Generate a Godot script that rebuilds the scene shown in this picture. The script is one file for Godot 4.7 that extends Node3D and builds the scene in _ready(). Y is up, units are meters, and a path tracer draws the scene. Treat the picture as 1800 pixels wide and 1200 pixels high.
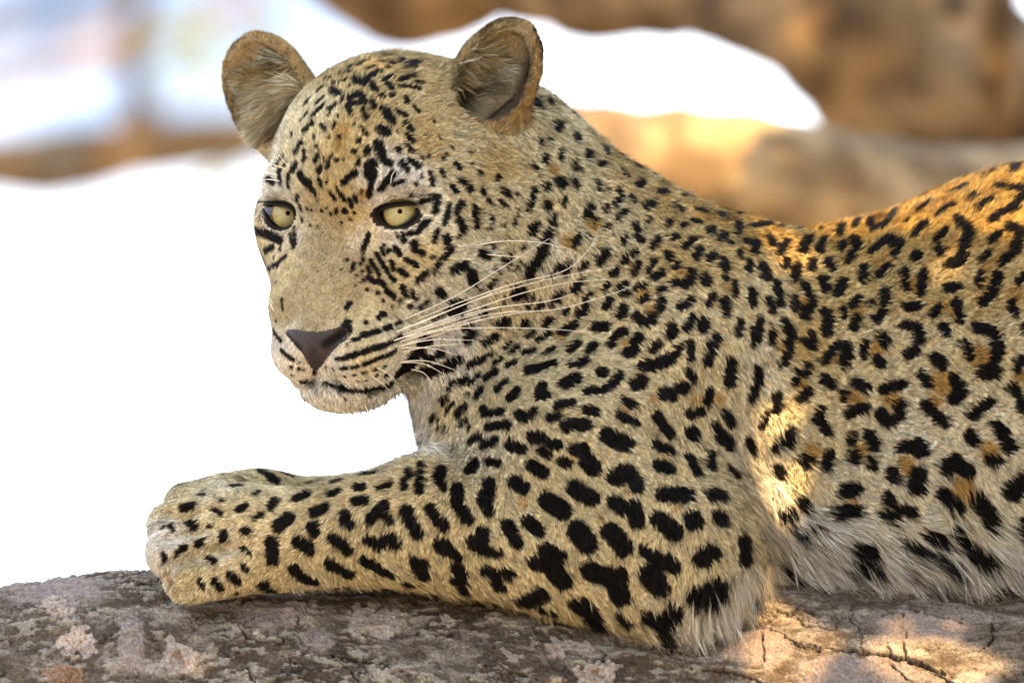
extends Node3D
# A leopard at rest on a tree limb, seen from slightly below with a long lens.
# The cat is modelled in its own side elevation: E(x, y, z) are elevation units of a third of a millimetre,
# x towards the tail, y downwards, z towards the near flank; everything is converted to metres under the leopard's node.
const U := 0.00033
const TILT := 0.2094   # the leopard and its limb lean back by twelve degrees
var HOME := Vector3(0, 3.2, 0)
var inset := 0.0

func E(x: float, y: float, z := 0.0) -> Vector3: return Vector3(x - 900.0, 600.0 - y, z)
func place(x: float, y: float, z := 0.0) -> Vector3: return HOME + Basis(Vector3.RIGHT, TILT) * (E(x, y, z) * U)

# ---------------------------------------------------------------- the cat's body as one distance field
var pt := PackedInt32Array()
var pa := PackedVector3Array()
var pb := PackedVector3Array()
var r1 := PackedFloat32Array()
var r2 := PackedFloat32Array()
var pk := PackedFloat32Array()
var pm: Array[Basis] = []
var pn: Array[Basis] = []

func cone(a: Vector3, b: Vector3, ra: float, rb: float, k := 40.0, kind := 0) -> void:
	if kind == 0: ra -= inset; rb -= inset
	pt.append(kind); pa.append(a); pb.append(b); r1.append(ra); r2.append(rb); pk.append(k); pm.append(Basis()); pn.append(Basis())

func blob(c: Vector3, r: Vector3, k := 40.0, axes := Basis(), kind := 1) -> void:
	var inv := axes.transposed()
	if kind == 1: r -= Vector3.ONE * inset
	pt.append(kind); pa.append(c); pb.append(Vector3.ZERO); r1.append(minf(r.x, minf(r.y, r.z))); r2.append(maxf(r.x, maxf(r.y, r.z))); pk.append(k)
	pm.append(Basis.from_scale(Vector3.ONE / r) * inv); pn.append(Basis.from_scale(Vector3.ONE / (r * r)) * inv)

func prim(i: int, p: Vector3) -> float:
	var q := p - pa[i]
	if pt[i] % 2 == 0:
		var ba := pb[i] - pa[i]
		var h := clampf(q.dot(ba) / ba.length_squared(), 0.0, 1.0)
		return (q - ba * h).length() - lerpf(r1[i], r2[i], h)
	var k0 := (pm[i] * q).length()
	var k1 := (pn[i] * q).length()
	return k0 * (k0 - 1.0) / maxf(k1, 1e-6)

func field(p: Vector3, list: PackedInt32Array) -> float:
	var d := 1e5
	for i in list:
		var e := prim(i, p)
		var k := pk[i]
		if pt[i] < 2:
			var h := maxf(k - absf(d - e), 0.0) / k
			d = minf(d, e) - h * h * k * 0.25
		else:
			var h2 := maxf(k - absf(d + e), 0.0) / k
			d = maxf(d, -e) + h2 * h2 * k * 0.25
	return d

# the head's own axes: a across (the cat's left), b up, c forward; the middle of the eye line is the origin
const YAW := 0.471
const NOD := 0.349
const Z0 := 90.0
var AX := Basis()
func hd(a: float, b: float, c: float) -> Vector3: return E(595, 376, Z0) + AX * Vector3(a, b, c)

func frame(n: Vector3, up: Vector3) -> Basis:
	var z := n.normalized()
	var y := (up - z * up.dot(z)).normalized()
	return Basis(y.cross(z), y, z)

var EAR_L := Basis()
var EAR_R := Basis()
var EYES := []

func sculpt() -> void:
	AX = Basis(Vector3(cos(YAW), 0, sin(YAW)), Vector3(-sin(YAW) * sin(NOD), cos(NOD), cos(YAW) * sin(NOD)), Vector3(-sin(YAW) * cos(NOD), -sin(NOD), cos(YAW) * cos(NOD)))
	inset = 10.0
	# trunk
	blob(E(1270, 728, -140), Vector3(290, 330, 185), 60)
	blob(E(1560, 708, -140), Vector3(380, 334, 188), 90)
	blob(E(1930, 690, -135), Vector3(440, 352, 205), 120)
	blob(E(1850, 572, -130), Vector3(280, 285, 220), 140)
	blob(E(2350, 640, -130), Vector3(300, 330, 260), 120)
	blob(E(1640, 880, -110), Vector3(320, 175, 160), 90)
	# hindquarters: thigh, shank along the limb, tail hanging
	blob(E(2420, 800, 60), Vector3(210, 260, 120), 80)
	cone(E(2300, 980, 120), E(2620, 1040, 120), 95, 70, 60)
	cone(E(2620, 1050, 120), E(2300, 1080, 150), 60, 62, 40)
	cone(E(2600, 560, -130), E(2800, 900, -60), 70, 55, 60)
	cone(E(2800, 900, -60), E(2840, 1700, 40), 55, 45, 40)
	# neck and throat
	cone(E(800, 330, -95), E(1160, 600, -120), 205, 262, 90)
	cone(E(860, 560, -70), E(930, 760, -60), 165, 190, 80)
	cone(E(775, 560, 10), E(855, 750, 0), 75, 115, 60)
	# shoulder and upper arm
	cone(E(1190, 540, -20), E(1040, 760, 30), 110, 185, 80)
	cone(E(1000, 800, 40), E(1175, 950, 80), 200, 170, 70)
	blob(E(1180, 760, 15), Vector3(135, 250, 130), 70)
	# near foreleg along the limb
	cone(E(1165, 965, 95), E(760, 915, 115), 168, 118, 60)
	cone(E(760, 915, 105), E(470, 950, 95), 118, 95, 40)
	cone(E(1190, 1010, 90), E(1225, 1075, 90), 110, 60, 50)
	# near paw: back of the hand and four toes
	inset = 5.0
	blob(E(405, 938, 95), Vector3(100, 92, 85), 40)
	cone(E(400, 880, 68), E(332, 890, 74), 52, 46, 8)
	cone(E(395, 905, 105), E(306, 925, 112), 50, 48, 5)
	cone(E(400, 945, 128), E(306, 968, 138), 52, 50, 4)
	cone(E(440, 985, 130), E(338, 1008, 138), 57, 53, 4)
	var hand := PackedInt32Array(range(pt.size()))
	for line in [[[268, 1000], [300, 990], [350, 973], [400, 961], [445, 955]], [[262, 946], [300, 942], [350, 931], [405, 922]], [[278, 902], [330, 900], [392, 893]], [[300, 1016], [318, 1038], [336, 1062]]]:
		var last := Vector3.ZERO
		for k in line.size():
			var p := E(line[k][0], line[k][1], 330)
			while p.z > -200.0 and field(p, hand) > 0.0: p.z -= 1.5
			p.z += 2.0
			if k > 0 and last.z > -190.0 and p.z > -190.0: cone(last, p, 15, 14 if k < line.size() - 1 else 4, 9, 2)
			last = p
	# far foreleg and paw behind
	inset = 8.0
	cone(E(1050, 820, -210), E(700, 910, -90), 130, 75, 50)
	cone(E(700, 905, -90), E(520, 905, -50), 75, 70, 40)
	blob(E(455, 890, -30), Vector3(88, 70, 70), 30)
	cone(E(420, 880, -20), E(360, 900, -10), 50, 44, 20)
	# skull
	body_end = pt.size()
	inset = 6.0
	blob(hd(32, 52, -165), Vector3(164, 172, 215), 50, AX)
	cone(hd(0, 30, -150), hd(120, -60, -330), 170, 190, 80)
	blob(hd(118, -40, -85), Vector3(92, 100, 120), 34, AX)
	blob(hd(-108, -40, -85), Vector3(92, 100, 120), 34, AX)
	blob(hd(135, -160, -140), Vector3(105, 135, 130), 60, AX)
	blob(hd(-122, -150, -140), Vector3(92, 125, 130), 60, AX)
	# brow ridges and bridge of the nose
	inset = 3.0
	cone(hd(44, 54, 2), hd(128, 46, -34), 31, 36, 34)
	cone(hd(-44, 54, 2), hd(-114, 44, -36), 31, 33, 34)
	cone(hd(0, -20, -33), hd(0, -165, 107), 62, 51, 34)
	# muzzle, pads, chin and jaw
	cone(hd(50, -70, -20), hd(44, -165, 70), 62, 56, 50)
	cone(hd(-54, -70, -20), hd(-47, -165, 70), 66, 60, 50)
	cone(hd(-62, -95, 5), hd(-58, -150, 55), 62, 69, 40)
	blob(hd(52, -212, 92), Vector3(69, 64, 80), 22, AX)
	blob(hd(-50, -212, 92), Vector3(66, 64, 80), 22, AX)
	blob(hd(2, -277, 82), Vector3(79, 55, 76), 26, AX)
	cone(hd(122, -130, -120), hd(95, -215, -40), 104, 80, 50)
	cone(hd(82, -240, -60), hd(40, -268, 55), 78, 58, 40)
	cone(hd(-82, -240, -60), hd(-40, -268, 55), 78, 58, 40)
	# nose leather
	blob(hd(0, -176, 146), Vector3(50, 36, 30), 14, AX)
	blob(hd(32, -172, 150), Vector3(24, 20, 20), 8, AX)
	blob(hd(-32, -172, 150), Vector3(24, 20, 20), 8, AX)
	inset = 0.0
	head_start = pt.size()
	var whole := PackedInt32Array(range(head_start))
	for e in [[700.0, 377.0], [494.0, 379.0]]:
		var z := 400.0
		while z > -300.0 and field(E(e[0], e[1], z), whole) > 0.0: z -= 1.0
		print("eye ", e, " ", z)
		EYES.append(E(e[0], e[1], z))
	# eye openings
	blob(EYES[0] + Vector3(0, 1, 0), Vector3(39, 25, 40), 8, AX, 3)
	blob(EYES[1] + Vector3(0, 0, 0), Vector3(34, 26, 40), 8, AX, 3)
	# lip line and nostrils
	cone(hd(0, -198, 178), hd(0, -245, 160), 5, 5, 12, 2)
	cone(hd(0, -246, 160), hd(62, -285, 108), 6, 8, 14, 2)
	cone(hd(0, -246, 160), hd(-62, -285, 108), 6, 8, 14, 2)
	cone(hd(62, -285, 108), hd(112, -282, 10), 8, 14, 14, 2)
	cone(hd(-62, -285, 108), hd(-112, -282, 10), 8, 14, 14, 2)
	for g in [[606, 585, 576, 605, 10.0, 8.0], [509, 588, 532, 611, 6.0, 5.0], [556, 614, 556, 646, 3.0, 3.0]]:
		var ends := []
		for k in 2:
			var z := 400.0
			while z > -300.0 and field(E(g[k * 2], g[k * 2 + 1], z), whole) > 0.0: z -= 1.0
			ends.append(E(g[k * 2], g[k * 2 + 1], z))
		cone(ends[0], ends[1], g[4], g[5], 6, 2)
	# ears: cupped shells on short bases
	EAR_L = frame(Vector3(-0.42, 0.0, 0.9), Vector3(0.54, 0.84, 0.05))
	EAR_R = frame(Vector3(-0.2, 0.08, 0.95), Vector3(-0.42, 0.9, -0.1))
	ear_start = pt.size()
	blob(E(862, 152, 30), Vector3(74, 124, 58), 14, EAR_L)
	blob(E(862, 152, 30) + EAR_L * Vector3(8, 0, 26), Vector3(60, 112, 52), 8, EAR_L, 3)
	blob(E(474, 162, -110), Vector3(72, 106, 54), 14, EAR_R)
	blob(E(474, 162, -110) + EAR_R * Vector3(-4, 2, 32), Vector3(63, 97, 50), 8, EAR_R, 3)
	cone(E(845, 245, 0), E(830, 300, 0), 70, 80, 50)
	cone(E(505, 205, -120), E(535, 260, -110), 56, 60, 50)

var body_end := 0
var head_start := 0
var ear_start := 0

# ---------------------------------------------------------------- surface nets over blocks of 8 x 8 x 8 cells
var jobs := []
var cellv := PackedFloat32Array()

func box_of(i: int) -> AABB:
	var g := r2[i] if pt[i] % 2 == 1 else maxf(r1[i], r2[i])
	var b := AABB(pa[i], Vector3.ZERO)
	if pt[i] % 2 == 0: b = b.expand(pb[i])
	return b.grow(g + 8.0)

func eval_block(n: int) -> void:
	var job: Array = jobs[n]
	var o: Vector3 = job[0]
	var c: float = job[1]
	var mid := o + Vector3.ONE * c * 4.0
	var reach := c * 7.0
	var near := PackedInt32Array()
	for i in pt.size():
		if prim(i, mid) < reach * 1.3 + 160.0: near.append(i)
	if near.is_empty(): return
	var dm := field(mid, near)
	if absf(dm) > reach * 1.6 + 20.0: return
	var v := PackedFloat32Array()
	v.resize(729)
	var at := 0
	var neg := 0
	for z in 9:
		for y in 9:
			for x in 9:
				var d := field(o + Vector3(x, y, z) * c, near)
				v[at] = d
				if d < 0.0: neg += 1
				at += 1
	if neg == 0 or neg == 729: return
	job[2] = v
	job[3] = near

func net(lo: Vector3, hi: Vector3, c: float, verts: PackedVector3Array, index: PackedInt32Array, holes := []) -> void:
	jobs = []
	var keys := {}
	var nx := int(ceil((hi.x - lo.x) / (8 * c)))
	var ny := int(ceil((hi.y - lo.y) / (8 * c)))
	var nz := int(ceil((hi.z - lo.z) / (8 * c)))
	for k in nz:
		for j in ny:
			for i in nx:
				var inside_hole := false
				for hole in holes:
					if hole.grow(-10.0).encloses(AABB(lo + Vector3(i, j, k) * 8.0 * c, Vector3.ONE * 8.0 * c)): inside_hole = true
				if inside_hole: continue
				jobs.append([lo + Vector3(i, j, k) * 8.0 * c, c, null, null, Vector3i(i, j, k) * 8])
	var task := WorkerThreadPool.add_group_task(eval_block, jobs.size())
	WorkerThreadPool.wait_for_group_task_completion(task)
	var corner := [0, 1, 9, 10, 81, 82, 90, 91]
	var offs := [Vector3(0, 0, 0), Vector3(1, 0, 0), Vector3(0, 1, 0), Vector3(1, 1, 0), Vector3(0, 0, 1), Vector3(1, 0, 1), Vector3(0, 1, 1), Vector3(1, 1, 1)]
	var edges := [[0, 1], [2, 3], [4, 5], [6, 7], [0, 2], [1, 3], [4, 6], [5, 7], [0, 4], [1, 5], [2, 6], [3, 7]]
	for job in jobs:
		if job[2] == null: continue
		var v: PackedFloat32Array = job[2]
		var base: Vector3i = job[4]
		for z in 8:
			for y in 8:
				for x in 8:
					var a := x + 9 * y + 81 * z
					var s := 0
					for q in 8:
						if v[a + corner[q]] < 0.0: s |= 1 << q
					if s == 0 or s == 255: continue
					var sum := Vector3.ZERO
					var cnt := 0
					for e in edges:
						if ((s >> e[0]) & 1) != ((s >> e[1]) & 1):
							var f0 := v[a + corner[e[0]]]
							var f1 := v[a + corner[e[1]]]
							sum += offs[e[0]].lerp(offs[e[1]], f0 / (f0 - f1))
							cnt += 1
					keys[(base.x + x) | ((base.y + y) << 14) | ((base.z + z) << 28)] = verts.size()
					verts.append(job[0] + (Vector3(x, y, z) + sum / cnt) * c)
	for job in jobs:
		if job[2] == null: continue
		var v: PackedFloat32Array = job[2]
		var base: Vector3i = job[4]
		for z in 8:
			for y in 8:
				for x in 8:
					var a := x + 9 * y + 81 * z
					var inside := v[a] < 0.0
					for ax in 3:
						var step: int = [1, 9, 81][ax]
						if (v[a + step] < 0.0) == inside: continue
						var u: Vector3i = [Vector3i(0, 1, 0), Vector3i(0, 0, 1), Vector3i(1, 0, 0)][ax]
						var w: Vector3i = [Vector3i(0, 0, 1), Vector3i(1, 0, 0), Vector3i(0, 1, 0)][ax]
						var g := base + Vector3i(x, y, z)
						var q := [keys.get(kk(g), -1), keys.get(kk(g - u), -1), keys.get(kk(g - u - w), -1), keys.get(kk(g - w), -1)]
						if q.has(-1): continue
						if inside: q = [q[0], q[3], q[2], q[1]]
						for t in [q[0], q[1], q[2], q[0], q[2], q[3]]: index.append(t)

func kk(g: Vector3i) -> int: return g.x | (g.y << 14) | (g.z << 28)
# face: every mark is a stroke (from x, y, to x, y, half its breadth)
const MARKS_FACE := [
	616,121,632,119,6, 634,114,646,111,5, 600,134,615,131,5, 576,143,588,137,5, 587,152,587,152,5, 598,150,607,146,4, 615,157,615,157,3, 560,165,567,158,5, 582,163,582,163,4, 586,168,596,171,7, 622,143,622,143,5, 628,146,640,152,8, 646,140,646,152,4, 644,126,656,121,5,
	654,137,665,130,7, 664,112,690,116,5, 680,123,680,123,5, 700,112,706,106,5, 715,117,731,112,8, 713,124,728,121,4, 702,146,724,136,5, 731,149,742,149,4, 702,156,735,160,4, 672,145,690,139,5, 678,150,687,160,5, 688,172,688,172,6, 652,152,661,165,6, 670,175,670,175,6,
	655,186,658,193,6, 637,172,641,184,5, 615,178,630,172,6, 617,186,632,186,5, 612,192,619,204,5, 605,174,600,188,3, 558,187,568,178,4, 537,188,545,180,4, 552,210,568,193,6, 580,198,590,191,5, 580,208,580,208,4, 596,212,596,212,4, 532,217,541,204,4, 538,236,552,224,6,
	569,226,575,233,4, 638,195,641,206,4, 643,211,643,211,6, 674,199,688,217,8, 697,199,712,207,5, 712,175,714,184,5, 726,191,733,199,4, 669,233,678,238,10, 712,222,723,232,5, 697,236,697,236,3, 714,241,723,249,5, 636,230,644,243,3, 591,224,588,230,3, 625,225,625,225,3,
	580,247,580,247,3, 598,248,598,248,4, 556,247,556,247,3, 631,254,631,254,5, 516,240,516,240,4, 522,272,534,256,6, 539,270,539,270,5, 559,262,559,262,4, 557,287,562,278,5, 536,289,540,280,4, 584,280,584,280,3, 572,284,572,284,3, 577,301,580,289,3, 594,288,594,288,4,
	604,285,604,285,3, 623,272,623,272,5, 643,274,647,267,6, 664,258,669,274,9, 698,267,698,267,6, 711,258,722,269,5, 672,284,684,292,7, 629,293,632,285,4, 652,295,653,312,11, 655,318,650,348,5, 704,290,713,302,6, 720,286,734,298,6, 690,308,670,335,6, 690,327,706,321,4,
	730,327,730,327,4, 738,315,738,315,3, 626,307,606,325,6, 524,293,511,318,6, 510,320,511,330,4, 500,280,490,292,5, 506,290,498,303,4, 493,305,497,323,6, 473,318,484,324,5, 485,295,485,295,4, 531,310,542,326,7, 547,324,550,335,5, 563,306,567,297,5, 563,317,566,326,4,
	576,323,576,323,3, 568,331,568,331,3, 554,336,557,344,4, 525,355,528,345,4, 530,362,532,371,4, 542,368,542,368,4, 550,372,550,372,4, 568,372,568,372,4, 575,368,575,368,3, 584,378,584,378,4, 592,376,594,370,4, 608,373,608,373,7, 616,354,620,365,5, 624,347,628,357,4,
	601,343,607,354,4, 594,331,597,341,3, 583,343,590,353,4, 637,340,637,340,3, 625,376,625,376,4, 617,387,617,387,4, 602,393,602,393,3, 532,384,534,391,3, 561,355,561,355,3, 560,400,560,400,3, 547,398,547,398,3, 452,402,470,412,8, 470,412,495,422,8, 452,370,452,370,4,
	513,412,518,436,4, 466,440,482,433,6, 495,437,495,437,5, 483,452,483,452,4, 472,470,490,465,6, 490,462,505,450,5, 476,472,476,472,7, 488,495,488,495,4, 497,526,499,545,3, 487,565,487,565,3, 482,580,497,598,4, 610,457,610,457,3, 602,475,602,475,2, 620,472,622,463,4,
	617,478,617,478,2, 627,485,627,485,3, 625,502,625,502,3, 632,497,632,497,2, 634,464,634,464,4, 639,456,639,456,4, 637,477,637,477,4, 639,493,639,493,4, 652,458,655,466,5, 647,471,650,479,5, 660,472,666,483,5, 663,446,669,459,5, 648,489,657,495,6, 665,494,674,500,6,
	645,509,645,509,4, 664,514,664,514,5, 673,465,679,476,5, 688,460,691,473,5, 671,435,675,446,4, 684,440,684,440,6, 695,435,702,447,6, 676,430,676,430,4, 684,484,692,493,5, 701,475,713,483,6, 713,456,732,465,6, 727,427,728,438,7, 728,438,742,445,6, 678,510,692,521,6,
	706,504,713,518,6, 726,512,728,524,5, 704,528,704,528,5, 720,538,720,538,5, 673,528,673,528,4, 688,537,688,537,4, 670,552,677,552,6, 665,559,665,559,6, 642,567,642,567,5, 617,533,610,542,5, 612,567,605,578,7, 605,578,590,592,6, 620,598,632,594,4, 638,589,648,587,6,
	656,584,666,582,6, 676,578,686,574,6, 694,570,703,564,4, 611,605,611,605,3, 592,630,610,628,4, 610,627,627,622,6, 638,619,650,613,6, 655,612,675,606,6, 675,606,705,590,5, 575,643,575,643,3, 587,647,587,647,4, 600,647,610,644,4, 620,644,630,641,4, 640,639,652,634,5,
	658,632,672,625,5, 675,625,695,615,5, 607,660,607,660,4, 623,657,623,657,4, 640,653,640,653,5, 644,665,644,665,4, 658,648,658,648,5, 661,657,661,657,5, 675,643,675,643,5, 678,655,678,655,6, 592,660,592,660,2, 630,668,630,668,3, 690,675,708,655,11, 705,655,722,636,12,
	722,632,740,605,11, 597,685,597,685,3, 607,695,607,695,3, 623,680,623,680,3, 615,708,615,708,3, 645,678,645,678,3, 607,677,607,677,3, 497,613,517,630,4, 515,643,515,643,4, 528,645,528,645,4, 536,647,536,647,3, 527,635,527,635,3, 515,657,515,657,3, 738,281,738,281,5,
	752,277,752,277,4, 775,282,782,272,3, 753,308,757,325,6, 741,313,741,313,3, 772,301,778,310,4, 798,290,806,295,5, 828,290,828,290,4, 842,305,842,305,5, 806,317,814,322,5, 823,333,823,333,8, 792,329,797,338,5, 845,332,849,340,5, 857,350,861,357,5, 877,352,884,360,5,
	881,333,890,341,6, 907,342,907,342,4, 873,308,870,318,4, 877,295,877,295,3, 762,347,768,348,6, 765,350,762,372,8, 720,345,765,345,3, 786,361,779,393,6, 807,360,799,372,8, 806,388,810,402,9, 817,404,800,418,4, 800,378,801,390,4, 833,365,833,382,7, 836,390,836,398,7,
	850,373,850,373,3, 862,385,864,391,6, 859,402,859,402,4, 767,406,761,424,6, 782,417,786,423,9, 750,390,750,390,5, 752,389,731,409,5, 731,409,700,415,4,
]
const MARKS_FACE_B := [
	710,422,710,422,6, 910,372,905,385,5, 883,398,883,398,4, 785,438,778,452,6, 791,438,778,452,7, 772,455,763,477,5, 758,450,758,450,5, 750,475,734,492,6, 798,473,815,466,9, 826,478,830,495,10, 771,510,776,516,9, 842,445,856,450,8, 883,457,883,457,7, 752,528,736,542,4,
]
# neck: every mark is a stroke (from x, y, to x, y, half its breadth)
const MARKS_NECK := [
	940,393,933,408,8, 938,330,934,348,4, 934,348,925,375,3, 960,358,960,366,7, 931,291,941,299,4, 948,308,948,308,4, 958,274,954,286,6, 948,244,949,255,4, 963,247,963,247,6, 985,262,981,282,4, 960,328,960,328,8, 977,318,988,325,9, 993,346,985,362,4, 975,378,968,395,6,
	963,405,955,430,7, 942,462,928,480,10, 955,435,946,458,9, 872,492,855,507,4, 905,515,918,510,12, 790,535,815,530,9, 785,545,812,550,7, 850,540,848,552,8, 893,560,874,570,8, 830,582,818,600,7, 873,588,849,602,7, 898,598,886,612,4, 912,607,896,620,5, 940,615,918,621,5,
	972,614,955,622,6, 965,560,957,571,6, 938,582,925,592,5, 966,585,945,598,6, 928,563,912,574,5, 955,528,943,542,5, 985,510,968,538,6, 940,515,925,540,3, 1000,540,988,552,4, 985,465,968,480,5, 1000,460,990,480,6, 962,170,965,186,5, 976,162,984,174,5, 942,178,950,192,5,
	983,158,983,158,4, 936,170,938,190,6, 1003,194,1010,205,5, 1005,174,1005,174,4, 1020,186,1034,194,4, 973,216,978,230,6, 986,213,980,228,4, 1040,213,1038,228,7, 1064,222,1070,232,6, 1060,212,1060,212,4, 1011,236,1009,248,7, 1034,264,1029,282,6, 1058,254,1066,276,5, 1051,289,1060,287,7,
	1009,280,1008,300,4, 1019,298,1019,298,5, 1092,276,1100,280,5, 1088,240,1102,252,5, 1082,236,1082,236,4, 1124,282,1119,294,7, 1091,299,1102,314,6, 1007,320,1009,327,7, 1046,318,1051,336,5, 1065,334,1065,334,5, 1128,318,1116,330,7, 1130,267,1142,276,5, 1148,308,1152,298,5, 1152,296,1175,304,5,
	1177,318,1186,314,5, 1161,318,1161,318,4, 1154,339,1174,336,7, 1083,332,1084,345,5, 1088,343,1078,364,6, 1106,345,1111,355,5, 1130,365,1148,357,7, 1064,362,1059,374,4, 1034,362,1030,376,8, 1084,380,1098,371,5, 1199,333,1210,335,5, 1200,345,1214,350,7, 1234,344,1246,351,7, 1182,362,1197,369,8,
	1219,368,1242,372,7, 1273,357,1273,357,6, 1260,375,1278,377,7, 1198,320,1198,320,4, 1022,381,1038,379,5, 1044,382,1041,392,4, 1067,394,1059,403,4, 1082,384,1082,384,5, 1073,408,1073,408,3, 1113,392,1116,408,7, 1116,416,1124,424,6, 1137,384,1136,392,4, 1178,387,1170,398,5, 1203,393,1197,399,5,
	1216,388,1228,391,7, 1266,380,1277,385,6, 1293,394,1300,392,5, 1300,394,1291,415,6, 1280,426,1280,426,7, 1252,401,1243,413,8, 1273,409,1261,425,7, 1176,422,1189,415,6, 1221,417,1198,439,7, 1157,418,1140,438,6, 1096,416,1092,430,4, 1229,438,1220,454,8, 1254,447,1240,457,7, 1269,456,1270,474,9,
	1271,489,1271,489,7, 1297,439,1297,456,6, 1304,424,1318,425,6, 1315,458,1313,478,8, 1170,446,1175,456,8, 1193,463,1183,472,6, 1115,443,1104,448,6, 1100,450,1092,460,6, 1121,460,1108,484,5, 1150,455,1134,482,5, 1064,441,1049,464,8, 1162,477,1145,490,7, 1083,473,1072,483,6, 1213,476,1210,490,8,
	1210,490,1196,500,9, 1196,500,1180,497,7, 1236,488,1236,496,10, 1289,492,1287,520,6, 1029,461,1019,472,6, 1017,412,1004,435,5, 1032,414,1032,414,4, 1021,490,1006,510,7, 1068,499,1059,510,5, 1098,497,1083,509,5, 1130,500,1114,508,6, 1104,514,1090,518,4, 1163,508,1153,513,6, 1137,520,1124,530,6,
	1037,516,1026,524,5, 1072,524,1061,541,7, 1093,540,1088,556,9, 1162,528,1155,544,8, 1115,553,1120,560,8, 1120,560,1138,568,9, 1138,568,1148,555,8, 1188,542,1215,526,7, 1252,514,1239,537,6, 1266,530,1274,528,9, 1270,535,1272,552,9, 1318,508,1318,535,9, 1216,553,1200,583,6, 1178,570,1175,592,9,
	1234,566,1231,576,11, 1297,562,1290,588,8, 1030,536,1015,554,9, 1010,568,985,585,9, 1043,575,1062,574,10, 1097,582,1080,590,8, 1080,590,1068,610,7, 1122,592,1113,602,9, 1016,601,997,618,7, 1044,604,1030,618,7, 1157,602,1142,615,7, 1209,596,1211,632,7, 1256,588,1244,618,10, 1244,618,1240,638,9,
	1114,614,1098,622,9, 1192,608,1185,618,6, 1318,575,1320,595,6,
]
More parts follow.
